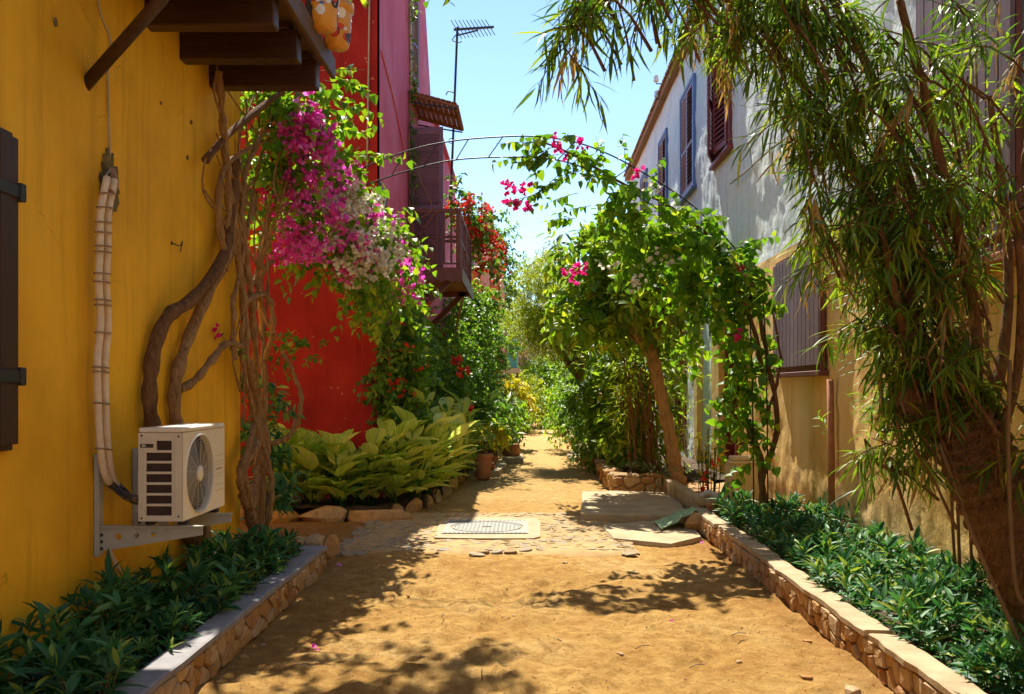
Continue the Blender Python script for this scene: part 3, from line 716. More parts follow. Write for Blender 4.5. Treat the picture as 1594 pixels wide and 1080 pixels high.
MB().tube(sc_, .008, 5).build('scroll', M['iron'], aw)
MB().box((RX-6, 19.5, 7.451), (RX+.08, 26.05, 7.53), .01).build('roof_edge', M['pink_red'], RH)

# ------------------------------------------------------------------ pale house (right)
WH = thing('pale_house', 'two storey house, pale blue-white above, sunlit ochre below, tiled eaves and louvred shutters', 'house', (XR+3, 12, 0))
WH.rotation_euler[2] = -.014
EZ, WY0, WY1 = 8.62, -6.0, 30.0
win = [(14.3, 15.72, 5.5, 7.75), (17.6, 19.25, 5.6, 7.8), (21.3, 22.7, 5.6, 7.8), (25.2, 26.6, 5.6, 7.8)]
doors = [(13.9, 14.75, .25, 3.0), (18.7, 20.1, .25, 3.0)]
lw = [(9.6, 11.5, 1.80, 3.15)]
rng_u = np.unique(np.concatenate([np.arange(WY0, 4, .3), np.arange(4, 22, .07), np.arange(22, 30.01, .15)])); rng_u[-1] = WY1
link('wall', wall_face(rng_u, np.append(np.arange(3.35, EZ, .08), EZ), lambda U, V, d: (XR-d, U, V), win, .035, 80, 2.0), M['white'], WH)
lo = np.arange(0, 3.36, .08); lo[-1] = 3.35
u1 = rng_u[rng_u <= 15.6]; u2 = rng_u[rng_u >= u1[-1]]
link('lower_wall', wall_face(u1, lo, lambda U, V, d: (XR-.004-d, U, V), [h for h in doors if h[0] < 15], .03, 90, 2.0), M['ochre'], WH)
link('lower_wall', wall_face(u2, lo, lambda U, V, d: (XR-.002-d, U, V), [h for h in doors if h[0] > 15], .03, 95, 2.0), M['white'], WH)
shell(MB(), XR, XR+8, WY0, WY1, EZ, ('x0', 'top')).build('end_wall', M['white'], WH)
MB().add([(XR-.14, WY0-.3, EZ+.06), (XR-.14, WY1+.25, EZ+.06), (XR+4.2, WY1+.25, EZ+2.4), (XR+4.2, WY0-.3, EZ+2.4), (XR+8.6, WY1+.25, EZ+.06), (XR+8.6, WY0-.3, EZ+.06)],
         [(0,1,2,3),(3,2,4,5)]).build('roof', M['tile'], WH)
ev = MB().box((XR-.12, WY0-.3, EZ-.03), (XR+.1, WY1+.25, EZ+.05)).build('eaves', M['eave'], WH)
MB().box((XR-.155, WY0-.3, EZ-.06), (XR-.122, WY1+.25, EZ+.10), .008).build('fascia', M['eave'], ev)
tm = MB(); prof = [(.10*math.cos(a), .075*math.sin(a)) for a in np.linspace(0, math.pi, 7)] + [(.085*math.cos(a), .06*math.sin(a)) for a in np.linspace(math.pi, 0, 7)]
tm.prism(prof, lambda a, b, d: (d, a, b+.55*d), -.1, .45); tme = tm.mesh('tile')
for i in range(62):
    o = link('tile', tme, M['tile'], ev); o.location = (XR-.12, 16.2+i*.225, EZ+.10+R.uniform(-.01, .01))
for (y0, y1, z0, z1), body, fr in ((win[0], 'redwood', 'redwood'), (win[1], 'purple', 'bluewood'), (win[2], 'redwood', 'bluewood'), (win[3], 'purple', 'bluewood')):
    wn = MB().box((XR+.12, y0, z0), (XR+.14, y1, z1)).build('window', M['pane'], WH)
    for a, b in ((y0, y0+.09), (y1-.09, y1)): MB().box((XR-.06, a, z0), (XR+.15, b, z1), .006).build('frame', M[fr], wn)
    MB().box((XR-.06, y0+.09, z1-.09), (XR+.15, y1-.09, z1), .006).build('frame', M[fr], wn)
    MB().box((XR-.10, y0-.05, z0-.07), (XR+.15, y1+.05, z0-.003), .008).build('sill', M[fr], wn)
    m_ = (y0+y1)/2; w_ = m_-y0-.10
    if body == 'redwood' and y0 < 15:                  # one leaf pushed ajar
        louvre(WH, 'shutter', (XR-.07, y0+.1, 0), (-.14, 1, 0), w_, z0+.03, z1-.1, M[body], pitch=.085)
        louvre(WH, 'shutter', (XR-.07, y1-.1, 0), (-.30, -1, 0), w_, z0+.03, z1-.1, M[body], pitch=.085)
    else:
        louvre(WH, 'shutter', (XR-.03, y0+.1, 0), (0, 1, 0), w_, z0+.03, z1-.1, M[body], pitch=.085)
        louvre(WH, 'shutter', (XR-.03, y1-.1, 0), (0, -1, 0), w_, z0+.03, z1-.1, M[body], pitch=.085)
for y0, y1, z0, z1 in doors:
    d_ = MB().box((XR+.10, y0, z0), (XR+.13, y1, z1)).build('door', M['redwood'], WH)
    for a, b in ((y0, y0+.10), (y1-.10, y1)): MB().box((XR-.03, a, z0), (XR+.14, b, z1), .006).build('frame', M['redwood'], d_)
    for k in range(3):
        for j in range(2):
            a = y0+.16+j*((y1-y0)-.2)/2; MB().box((XR+.075, a, z0+.15+k*.9), (XR+.099, a+((y1-y0)-.44)/2, z0+.9+k*.9), .01).build('panel', M['redwood'], d_)
for y0, y1, mt in ((14.9, 15.55, 'ochre'), (16.9, 17.25, 'ochre'), (20.4, 20.8, 'ochre')):
    MB().box((XR-.10, y0, 0), (XR+.02, y1, 3.34), .02).build('pilaster', M[mt], WH)
# plank shutters on the near half
def plank_shutter(y0, y1, z0, z1, n, rails):
    s = MB().box((XR-.065, y0, z0), (XR-.03, y1, z1)).build('shutter', M['maroon'], WH)
    for i in range(n):
        a = y0+(y1-y0)*i/n; MB().box((XR-.10, a+.006, z0+.06), (XR-.066, a+(y1-y0)/n-.006, z1-.04), .005).build('plank', M['plank_grey'], s)
    MB().box((XR-.11, y0-.04, z0-.06), (XR+.0, y1+.04, z0-.002), .008).build('sill', M['maroon'], s)
    return s
plank_shutter(9.62, 11.48, 1.80, 3.2, 12, 2)
plank_shutter(5.7, 7.15, 2.55, 5.0, 9, 2)
MB().box((XR-.2, 5.5, 2.40), (XR+.02, 7.3, 2.485), .02).build('ledge', M['terracotta'], WH)
MB().tube([WR(1300, 590, .07), WR(1302, 700, .07), WR(1303, 830, .07)], .035, 10).build('downpipe', M['terracotta'], WH)
MB().tube(smooth_path([WR(1135, 285, .05), WR(1165, 262, .05), WR(1200, 232, .05), WR(1260, 190, .05)]), .016, 6).build('cable', M['cable'], WH)
for px_, py_ in ((1013, 128), (1014, 152)):
    p = WR(px_, py_, .22); ins = MB().tube([p+Vector((.24, 0, -.02)), p+Vector((0, 0, -.02)), p+Vector((0, 0, .06))], .014, 6).build('bracket_pin', M['iron'], WH)
    MB().lathe([(0, .16), (.05, .15), (.065, .1), (.045, .07), (.07, .05), (.06, .0), (0, 0)], p+Vector((0, 0, .03)), 12).build('insulator', M['glassin'], ins)

# ------------------------------------------------------------------ salmon house at the bend and the teal balcony box
OH = thing('salmon_house', 'salmon orange plastered house with a cream corner pier, beyond the crimson house', 'house', (-2.2, 31, 0))
MB().prism([(-6, 0), (-.80, 0), (-.80, 5.6), (-1.0, 7.2), (-2.0, 7.2), (-6, 6.2)], lambda a, b, d: (a, d, b), 30, 38).build('wall', M['orange'], OH)
MB().box((-1.42, 29.8, 5.0), (-1.12, 30.2, 7.75), .02).build('pier', M['cream'], OH)
MB().beam((-1.1, 29.9, 7.1), (-.78, 29.9, 5.2), .12, .12, (0, 1, 0)).build('coping', M['orange'], OH)
MB().beam((-1.5, 29.93, 4.9), (-.82, 29.93, 3.9), .1, .14, (0, 1, 0)).build('string_course', M['orange'], OH)
wn = MB().box((-2.6, 29.96, 3.6), (-1.75, 30.02, 5.0)).build('window', M['void'], OH)
for a in (-2.66, -1.75): MB().box((a, 29.92, 3.6), (a+.07, 30.0, 5.06), .005).build('frame', M['cream'], wn)
MB().beam((-2.9, 29.5, 5.35), (-1.55, 29.5, 5.75), .9, .05, (0, -.4, 1)).build('sunshade', M['cream'], OH)
TB = MB().box((-.68, 31.6, 2.15), (-.12, 32.4, 2.34), .01).build('ledge_cabinet', M['cream']); tag(TB, 'teal painted box on a cream ledge between the creeper and the bushes', 'cabinet')
MB().box((-.6, 31.8, 2.341), (-.2, 32.3, 3.35), .02).build('teal_box', M['teal'], TB)
for x in (-.58, -.22): MB().box((x-.04, 31.9, -.02), (x+.04, 32.0, 2.149)).build('leg', M['twig'], TB)

# ------------------------------------------------------------------ stone planters along the lane
def face_stones(parent, a0, a1, b0, b1, size, fn, rng, mat, joint=.008, dep=(.012, .03), drop=.0, aspect=1.5):
    pts = []; rows = max(1, round((b1-b0)/size)); h = (b1-b0)/rows
    for r in range(rows):
        a = a0 - rng.uniform(0, size)
        while a < a1+size*.3:
            pts.append((a+rng.uniform(-.2, .2)*size, b0+(r+.5+rng.uniform(-.36, .36))*h)); a += size*aspect*rng.uniform(.45, 1.7)
    k = 0
    for poly in voronoi(pts, (a0, b0, a1, b1), size*1.9):
        if len(poly) < 3 or rng.random() < drop: continue
        stone_mb(poly, fn, joint*rng.uniform(.5, 1.1), rng.uniform(*dep), rng, .86, .02, .13).build('stone', mat, parent); k += 1
    return k
def wobble_cap(xs, y0, y1, z0, z1, rng, step=.16, n=.012):
    """cement capping as a slightly uneven bar along Y"""
    ys = np.arange(y0, y1+.001, step); vs = []; fs = []
    for y in ys:
        e = [rng.uniform(-n, n) for _ in range(4)]
        vs += [(xs[0]+e[0], y, z0), (xs[1]+e[1], y, z0), (xs[1]+e[1], y, z1+e[2]*.4-.006), (xs[1]+e[1]-.012, y, z1+e[2]*.4), (xs[0]+e[0]+.012, y, z1+e[3]*.4), (xs[0]+e[0], y, z1+e[3]*.4-.006)]
    for i in range(len(ys)-1):
        for k in range(6): fs.append((i*6+k, i*6+(k+1) % 6, (i+1)*6+(k+1) % 6, (i+1)*6+k))
    fs += [tuple(range(6)), tuple(range((len(ys)-1)*6, len(ys)*6))]
    return MB().add(vs, fs)
rs = random.Random(21)
PLX = -1.76                                            # left planter: outer face
LP = thing('stone_planter', 'stone planter with grey cement capping along the ochre yellow wall', 'planter', (-2.1, 5, 0))
MB().box((PLX-.13, 2.0, -.05), (PLX-.015, 8.02, .17)).build('core', M['mortar'], LP)
face_stones(LP, 2.6, 8.03, -.03, .165, .085, lambda a, b, d: (PLX-.012+d, a, b), rs, M['stone'])
MB().box((XL+.03, 7.86, -.05), (PLX-.131, 8.0, .17)).build('end_wall', M['mortar'], LP)
wobble_cap((PLX-.15, PLX+.012), 2.0, 8.05, .168, .205, rs, .2, .006).build('capping', M['cap_grey'], LP)
MB().box((XL+.03, 7.84, .168), (PLX-.152, 8.02, .203), .005).build('capping', M['cap_grey'], LP)
link('soil', grid_mesh('soil', np.arange(XL-.03, PLX-.1, .05), np.arange(2, 7.9, .06), lambda U, V: (U, V, .10+fbm(U*5, V*5, 2)*.04)), M['soil'], LP)
PRX = 1.99
RP = thing('stone_planter', 'long rubble stone planter with tan worn capping below the sunlit ochre wall', 'planter', (2.6, 7, 0))
MB().box((PRX+.015, 2.0, -.05), (PRX+.14, 10.6, .17)).build('core', M['mortar'], RP)
face_stones(RP, 2.8, 10.6, -.03, .165, .088, lambda a, b, d: (PRX+.012-d, a, b), rs, M['stone'], dep=(.015, .045), drop=.05)
for y0, y1 in ((2.0, 5.18), (5.2, 7.48), (7.5, 9.25), (9.27, 10.65)):
    o = rs.uniform(-.012, .012); wobble_cap((PRX-.02+o, PRX+.145+o), y0, y1, .168, .205+o*.6, rs, .12, .011).build('capping', M['cap_tan'], RP)
MB().box((PRX+.15, 10.42, -.05), (3.0, 10.55, .26), .01).build('end_wall', M['terracotta'], RP)
link('soil', grid_mesh('soil', np.arange(PRX+.1, XR+.02, .05), np.arange(2, 10.5, .06), lambda U, V: (U, V, .09+fbm(U*5, V*5, 7)*.05)), M['soil'], RP)

# low shrubs in the planters: a few plants built once, then copied
def planter_plant(seed, stems, hgt, leaf):
    rg = np.random.default_rng(seed); S = []; D = []
    for k in range(stems):
        a = rg.uniform(0, 6.283); r = rg.uniform(.0, .07); S.append((math.cos(a)*r, math.sin(a)*r, 0)); D.append((math.cos(a)*.38*rg.uniform(.2, 1.2), math.sin(a)*.38*rg.uniform(.2, 1.2), 1))
    S = np.array(S); D = np.array(D)
    st = sprays(S, D, hgt, 9, leaf, .25, T_LANCE, .06, 1.0, .62, .12, .25, rg)
    tp = S + norm(D)*hgt*.95
    t2 = sprays(tp-[0, 0, .03], D, .07, 6, leaf*.8, .26, T_LANCE, .0, .7, 1.0, .0, .2, rg)
    m = MB(); twig_lines(m, S, D, hgt, .005, .06)
    return [st, t2], m
protos = []
for k in range(5):
    sets, m = planter_plant(100+k, 4+k % 3, .20+.05*(k % 3), .135)
    f = leaf_object('foliage', sets, M['l_planter'], None, True); fm = f.data; sm = m.mesh('stem'); sm.materials.append(M['twig'])
    bpy.data.objects.remove(f); protos.append((fm, sm))
def plant_at(x, y, z, sc, label, group):
    if R.random() < .12: return
    sc *= R.uniform(.8, 1.15)
    fm, sm = protos[R.randrange(5)]
    t = thing('leafy_shrub', label, 'shrub', (x, y, z), group, R.uniform(0, 6.28)); t.scale = (sc, sc, sc*R.uniform(.85, 1.15))
    link('foliage', fm, None, t, True, 'stuff'); link('stem', sm, None, t, True)
y = 2.7
while y < 7.75:
    for x in np.arange(XL+.12, PLX-.2, .145):
        where = 'pressed against the yellow wall' if x < XL+.2 else ('hanging over the grey capping' if x > PLX-.36 else 'in the middle of the grey-capped planter')
        by = ' below the air conditioner' if 5.1 < y < 6.1 else (' near the twisted vine trunk' if y > 6.9 else '')
        plant_at(x+R.uniform(-.05, .05), y+R.uniform(-.07, .07), .09, R.uniform(.65, 1.12)*(1.05 if x < -2.2 else .9), 'dark leafy shrub '+where+by, 'shrubs '+where+by)
    y += .19
y = 3.6
while y < 10.3:
    for x in np.arange(PRX+.27, XR-.08, .19):
        if y < 4.6 and x > 2.9: continue
        where = 'pressed against the ochre wall' if x > XR-.3 else ('next to the tan worn capping' if x < PRX+.4 else 'in the middle of the rubble planter')
        by = ' near the meter cabinet end' if y > 9.2 else (' beside the dark leaning tree' if y < 5.6 else '')
        plant_at(x+R.uniform(-.06, .06), y+R.uniform(-.08, .08), .08, R.uniform(.6, 1.1), 'bright green shrub '+where+by, 'shrubs '+where+by)
    y += .235

# rocks at the end of the left planter
for px_, py_, Y, s, rot, lab in ((432, 848, 8.25, (.16, .11, .10), .4, 'flat grey rock nearest the vine trunk behind the planter end'),
        (462, 850, 8.3, (.15, .09, .12), 1.0, 'tilted brown rock between two others behind the planter end'),
        (492, 848, 8.2, (.13, .10, .13), .2, 'jagged dark rock standing on the corner of the grey planter'),
        (513, 872, 8.25, (.09, .12, .17), .3, 'smooth tan boulder leaning on the outer end of the grey planter'),
        (503, 893, 8.02, (.035, .04, .07), .9, 'small pale stone at the foot of the planter end')):
    o = link('rock', rock_mesh('rock', rs, *s), M['stone']); o.location = P(px_, py_, Y); o.location.z = max(s[2]*.75, o.location.z-.02); o.rotation_euler = (.2, .1, rot); tag(o, lab, 'rock')
# loose stones on the lane
for px_, py_, r_, lab in ((380, 1018, .035, 'brick-coloured stone lying by the grey planter'), (408, 994, .022, 'small pale stone near the grey planter'), (1255, 1047, .035, 'flat pink flake of stone on the lane'),
        (1328, 1068, .06, 'angular brown stone at the foot of the rubble planter'), (1257, 995, .026, 'small pale chip on the lane by the rubble planter'), (1180, 912, .02, 'grey pebble lying in the leafy shade'), (966, 1018, .025, 'small dark shard in the middle of the lane'),
        (800, 957, .018, 'dark clod on the shadow of the arch'), (1150, 1030, .02, 'whitish pebble on the lane'), (1120, 862, .035, 'reddish stone at the foot of the rubble planter'), (880, 872, .03, 'dark stone on the broken edge of the cobbles'), (635, 925, .02, 'little dark stone in sunlight near the planter shade')):
    Y = FPX*HCAM/(py_-VY); o = link('loose_stone', rock_mesh('stone', rs, r_*1.3, r_, r_*.55, 1), M['stone']); x_ = (px_-VX)/FPX*Y; o.location = (x_, Y, float(ground_fn(np.array([x_]), np.array([Y]))[2][0])+r_*.18); o.rotation_euler = (0, 0, rs.uniform(0, 6)); tag(o, lab, 'stone')

# ------------------------------------------------------------------ cobbles, manhole and slabs across the lane
CP = link('cobble_patch', grid_mesh('cobble_patch', np.arange(-2.0, 1.25, .06), np.arange(8.55, 11.75, .06),
     lambda U, V: (U+fbm(U, V, 3)*.2, V+fbm(U*1.3, V*1.3, 8)*.3, .004+fbm(U*4, V*4, 5)*.012 - np.clip((np.maximum(np.abs(U+.38)/1.6, np.abs(V-10.15)/1.6)-.82)/.18, 0, 1)*.05)), M['cobble_bed']); tag(CP, kind='structure')
pts = []
y = 8.75
while y < 11.6:
    x = -1.85+rs.uniform(0, .1)
    while x < 1.05:
        edge = .12*math.sin(x*4)+.1*math.sin(x*9+1)
        if not (-1.02 < x < .22 and 9.5 < y < 11.1) and 8.9+edge < y+rs.uniform(-.1, .1) and not (x > .55 and y > 10.6): pts.append((x+rs.uniform(-.03, .03), y+rs.uniform(-.03, .03)))
        x += .115*rs.uniform(.85, 1.2)
    y += .115
polys = voronoi(pts, (-2, 8.6, 1.15, 11.7), .085); polys.sort(key=lambda q: sum(p[1] for p in q)/len(q))
rest = MB()
for i, q in enumerate(polys):
    m = stone_mb(q, lambda a, b, d: (a, b, .002+d), .009, rs.uniform(.001, .007), rs, .88, .01)
    if i < 300: m.build('cobble', M['grey_stone'], CP)
    else: rest.add(m.v, m.f)
rest.build('far_cobbles', M['grey_stone'], CP, kind='stuff')
MH = thing('manhole', 'round iron manhole lid in a square frame set in concrete among cobbles', 'manhole', (-.4, 10.3, 0))
ap = []
for a, b in ((-.95, 9.55), (-.5, 9.5), (.1, 9.5), (.18, 9.62), (.2, 10.6), (.15, 11.0), (-.3, 11.05), (-.9, 11.02), (-.98, 10.4)): ap.append((a, b))
MB().prism(ap, lambda a, b, d: (a, b, d), -.02, .022).build('concrete_surround', M['cap_tan'], MH)
fr = MB(); CX, CY, RL = -.42, 10.25, .40
rect = []
for i in range(48):
    a = 6.2832*i/48; c, s = math.cos(a), math.sin(a); k = .47/max(abs(c), abs(s)); rect.append((CX+c*k, CY+s*k))
vs = [(x, y, .031) for x, y in rect] + [(CX+math.cos(6.2832*i/48)*(RL+.015), CY+math.sin(6.2832*i/48)*(RL+.015), .031) for i in range(48)]
vs += [(x, y, .005) for x, y in rect] + [(CX+math.cos(6.2832*i/48)*(RL+.015), CY+math.sin(6.2832*i/48)*(RL+.015), .005) for i in range(48)]
fs = []
for i in range(48):
    j = (i+1) % 48; fs += [(i, j, 48+j, 48+i), (96+i, 96+j, j, i), (48+i, 48+j, 144+j, 144+i)]
fr.add(vs, fs); fr.build('frame', M['iron_lid'], MH)
MB().lathe([(0, .027), (RL-.035, .027), (RL-.03, .032), (RL-.008, .032), (RL-.008, .0)], (CX, CY, 0), 48, False).build('lid', M['iron_lid'], MH)
st = MB()
for i in range(-8, 9):
    for j in range(-8, 9):
        x, y_ = i*.045, j*.045
        if x*x+y_*y_ < .135: st.box((CX+x-.010, CY+y_-.010, .0272), (CX+x+.010, CY+y_+.010, .0288))
for i in range(-9, 10):
    for s in (-1, 1):
        for q in (.425, .455): st.box((CX+i*.048-.012, CY+s*q-.008, .0312), (CX+i*.048+.012, CY+s*q+.008, .033))
st.build('tread_studs', M['iron_lid'], MH, kind='stuff')
MB().box((CX-.05, CY-.015, .0275), (CX+.05, CY+.015, .033), .003).build('lifting_bar', M['iron'], MH)

def slab(name, poly, z0, z1, mat, label, cat='slab'):
    n = len(poly); cx = sum(p[0] for p in poly)/n; cy = sum(p[1] for p in poly)/n; vs = []
    for z, k in ((z0, 1.0), (z1-.02, 1.0), (z1, .985)): vs += [(cx+(a-cx)*k, cy+(b-cy)*k, z) for a, b in poly]
    fs = [(r*n+i, r*n+(i+1) % n, (r+1)*n+(i+1) % n, (r+1)*n+i) for r in range(2) for i in range(n)] + [tuple(range(2*n, 3*n))]
    o = MB().add(vs, fs).build(name, mat); tag(o, label, cat); return o
slab('concrete_slab', [(.70, 11.0), (1.3, 10.9), (1.98, 10.85), (2.1, 12.0), (2.05, 13.2), (1.3, 13.4), (.86, 13.3)], -.03, .085, M['concrete'], 'worn concrete slab in front of the raised bed by the leaning tree')
slab('paving_stone', [(.95, 9.5), (1.5, 9.15), (1.9, 9.6), (1.97, 10.6), (1.4, 10.75), (.9, 10.4)], -.03, .022, M['concrete'], 'flat pale paving stone between the cobbles and the rubble planter')
slab('step_slab', [(-.95, 16.6), (-.45, 16.4), (-.34, 18.0), (-.42, 18.9), (-.9, 18.9)], -.03, .10, M['concrete'], 'tan step slab with a broken corner in front of the ginger leaves')
slab('step_slab', [(-.47, 19.5), (.0, 19.4), (-.02, 20.6), (-.45, 20.7)], -.03, .10, M['concrete'], 'narrow step slab standing by the round terracotta pot')
slab('step_slab', [(-.62, 24), (-.18, 24), (-.15, 27), (-.6, 27)], -.03, .06, M['cap_grey'], 'grey step slab at the far left of the lane')
slab('step_slab', [(1.0, 20.2), (1.33, 20.0), (1.33, 22), (1.05, 22)], -.03, .05, M['concrete'], 'low flat slab at the foot of the raised bed wall')

# ------------------------------------------------------------------ raised beds
RB = thing('raised_bed', 'raised bed with a rough stone retaining wall under the trees', 'bed', (2.3, 20, 0))
MB().box((1.40, 13.75, -.05), (1.6, 30, .24)).build('core', M['mortar'], RB)
face_stones(RB, 13.6, 26.5, -.03, .27, .17, lambda a, b, d: (1.40-d, a, b), rs, M['stone'], .012, (.02, .08), 0, 1.25)
MB().box((1.40, 13.65, -.05), (2.12, 13.85, .24)).build('end_core', M['mortar'], RB)
face_stones(RB, 1.38, 2.1, -.03, .27, .17, lambda a, b, d: (a, 13.65-d, b), rs, M['stone'], .012, (.02, .06), 0, 1.4)
k = 13.7
while k < 28:
    L = rs.uniform(.3, .6); o = link('cap_stone', rock_mesh('cap_stone', rs, .17, L*.52, .055, 2, .15), M['grey_stone'] if rs.random() < .5 else M['stone'], RB); o.location = (1.46+rs.uniform(-.03, .03)-R.uniform(0,.02), k+L/2, .27); o.rotation_euler = (0, 0, rs.uniform(-.15, .15)); k += L
for x in (1.6, 1.98):
    o = link('cap_stone', rock_mesh('cap_stone', rs, .24, .16, .05, 2, .15), M['stone'], RB); o.location = (x, 13.74, .27)
MB().box((2.12, 10.65, -.05), (2.26, 13.85, .25), .015).build('kerb', M['concrete'], RB)
link('soil', grid_mesh('soil', np.arange(1.55, XR+.03, .09), np.arange(13.8, 30, .1), lambda U, V: (U, V, .22+fbm(U*3, V*3, 4)*.08)), M['soil'], RB)
link('soil', grid_mesh('soil', np.arange(2.24, XR+.03, .06), np.arange(10.5, 13.85, .06), lambda U, V: (U, V, .16+fbm(U*4, V*4, 14)*.06)), M['mortar'], RB)
LB = thing('raised_bed', 'bed edged with long honey stones against the red wall', 'bed', (-2.4, 11.8, 0))
link('soil', grid_mesh('soil', np.arange(-4.2, -1.2, .08), np.arange(11.05, 22, .1), lambda U, V: (U, V, .11+fbm(U*3, V*3, 44)*.08-.3*np.clip((U-np.interp(V, [11, 11.5, 12.5, 14, 22], [-1.95, -1.68, -1.43, -1.28, -1.2]))/.1, 0, 1))), M['soil'], LB)
k = -3.6
while k < -1.75:
    L = rs.uniform(.3, .75); o = link('edging_stone', rock_mesh('edging_stone', rs, L*.6, .13, .15, 2, .2), M['stone'], LB); o.location = (k+L/2, 11.0+rs.uniform(-.03, .03)+max(0, k+2.2)*.25, .03); k += L*.98
for y_, x_ in ((11.45, -1.62), (11.95, -1.45), (12.5, -1.35), (13.1, -1.28), (13.8, -1.2), (14.6, -1.15), (15.3, -1.1), (16.0, -1.08)):
    o = link('edging_stone', rock_mesh('edging_stone', rs, .10, .30, .12, 2, .2), M['stone'], LB); o.location = (x_, y_, .03); o.rotation_euler = (0, 0, rs.uniform(-.2, .3))

# ------------------------------------------------------------------ air conditioner on its brackets
AX0, AX1, AY0, AY1, AZ0, AZ1 = -2.245, -1.985, 5.24, 5.97, .825, 1.372
AC = thing('air_conditioner', 'ivory outdoor air conditioner unit with round fan grille on the yellow wall', 'air conditioner', ((AX0+AX1)/2, 5.6, AZ0))
c = MB()
c.box((AX0, AY0+.003, AZ1-.028), (AX1+.002, AY1, AZ1), .006); c.box((AX0, AY0+.017, AZ0), (AX1-.004, AY1-.002, AZ0+.03), .004)
c.box((AX0, AY1-.02, AZ0+.03), (AX1-.02, AY1, AZ1-.028)); c.box((AX0, AY0+.05, AZ0+.03), (AX0+.012, AY1-.02, AZ1-.028))
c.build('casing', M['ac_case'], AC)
# end panel with cut-out louvre windows (towards the camera)
sd = MB(); Y0, Y1 = AY0, AY0+.014
def bar(x0, x1, z0, z1): sd.box((x0, Y0, z0), (x1, Y1, z1))
lx0, lx1 = AX0+.045, AX0+.195
bar(AX0, lx0, AZ0+.002, AZ1-.03); bar(lx1, AX1-.002, AZ0+.002, AZ1-.03); bar(lx0, lx1, AZ0+.002, AZ0+.035); bar(lx0, lx1, AZ1-.075, AZ1-.03)
zt = AZ1-.075; n = 7; hh = (zt-(AZ0+.035))/n
for i in range(1, n): bar(lx0, lx1, AZ0+.035+i*hh-.007, AZ0+.035+i*hh+.007)
sd.box((lx0, Y0, zt-hh+.007), (lx0+.06, Y1, zt)); sd.box((lx1+.018, Y0-.006, AZ0+.04), (lx1+.024, Y0-.0005, AZ1-.06)); sd.box((lx0-.02, Y0-.005, AZ0+.06), (lx0-.014, Y0-.0005, AZ1-.12))
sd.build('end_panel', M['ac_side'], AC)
MB().box((AX0+.02, AY0+.03, AZ0+.03), (AX1-.03, AY0+.04, AZ1-.05)).build('coil', M['ac_dark'], AC)
hd = MB().box((AX0+.012, Y0-.003, zt-hh+.022), (AX0+.09, Y0-.0005, zt-.018), .004).build('carry_slot', M['ac_dark'], AC)
for i in range(3): MB().box((AX0+.024+i*.008, Y0-.005, zt-hh+.026), (AX0+.028+i*.008, Y0-.0035, zt-.022)).build('rib', M['ac_case'], hd)
for xx, zz in ((AX0+.02, AZ1-.045), (AX1-.025, AZ1-.05), (AX1-.025, AZ0+.03), (AX0+.02, AZ0+.02)): MB().lathe([(0, -.004), (.006, -.003), (.006, 0)], (xx, Y0, zz), 8, axis='y').build('screw', M['iron'], AC)
# front panel with a round opening
FC = Vector((AX1, 5.515, 1.082)); FR = .235
ff = MB(); n = 64; outer = []
y0, y1, z0, z1 = AY0+.001, AY1-.001, AZ0+.002, AZ1-.029
for i in range(n):
    a = 6.2832*i/n; cc, ss = math.cos(a), math.sin(a)
    ks = [((y1-FC.y)/cc if cc > 0 else (y0-FC.y)/cc) if abs(cc) > 1e-6 else 9, ((z1-FC.z)/ss if ss > 0 else (z0-FC.z)/ss) if abs(ss) > 1e-6 else 9]
    k = min(ks); outer.append((FC.y+cc*k, FC.z+ss*k))
for (a, b) in ((y0, z0), (y1, z0), (y1, z1), (y0, z1)):
    j = min(range(n), key=lambda i: (outer[i][0]-a)**2+(outer[i][1]-b)**2); outer[j] = (a, b)
vs = [(AX1, a, b) for a, b in outer] + [(AX1, FC.y+math.cos(6.2832*i/n)*(FR+.012), FC.z+math.sin(6.2832*i/n)*(FR+.012)) for i in range(n)]
vs += [(AX1+.008, FC.y+math.cos(6.2832*i/n)*(FR+.004), FC.z+math.sin(6.2832*i/n)*(FR+.004)) for i in range(n)] + [(AX1-.03, FC.y+math.cos(6.2832*i/n)*FR, FC.z+math.sin(6.2832*i/n)*FR) for i in range(n)]
ff.add(vs, [(r*n+i, r*n+(i+1) % n, (r+1)*n+(i+1) % n, (r+1)*n+i) for r in range(3) for i in range(n)])
ff.build('front_panel', M['ac_case'], AC)
MB().lathe([(0, 0), (FR, 0), (FR, .03)], (AX1-.06, FC.y, FC.z), 32, axis='x').build('fan_housing', M['ac_dark'], AC)
gr = MB()
for i in range(12):
    r = .052+i*(FR-.052)/11.6
    gr.tube([(AX1-.002+.004*(1-i/13), FC.y+math.cos(t)*r, FC.z+math.sin(t)*r) for t in np.linspace(0, 6.2832, 41)], .0018, 5, False)
for i in range(12):
    a = 6.2832*i/12+.15; gr.beam((AX1-.003, FC.y+math.cos(a)*.04, FC.z+math.sin(a)*.04), (AX1-.003, FC.y+math.cos(a+.25)*FR, FC.z+math.sin(a+.25)*FR), .003, .003)
gr.build('fan_grille', M['ac_grille'], AC)
MB().lathe([(0, .012), (.035, .011), (.047, .006), (.047, -.004)], (AX1, FC.y, FC.z), 24, axis='x').build('grille_hub', M['ac_case'], AC)
for k in range(3):
    vs = []
    for r in (.05, .13, .205):
        for j in range(5):
            a = k*2.094+j*.3*(1 if r > .1 else .8); vs.append((AX1-.05+j*.008, FC.y+math.cos(a)*r, FC.z+math.sin(a)*r))
    MB().add(vs, [(r*5+j, r*5+j+1, (r+1)*5+j+1, (r+1)*5+j) for r in range(2) for j in range(4)], True).build('fan_blade', M['black_pipe'], AC)
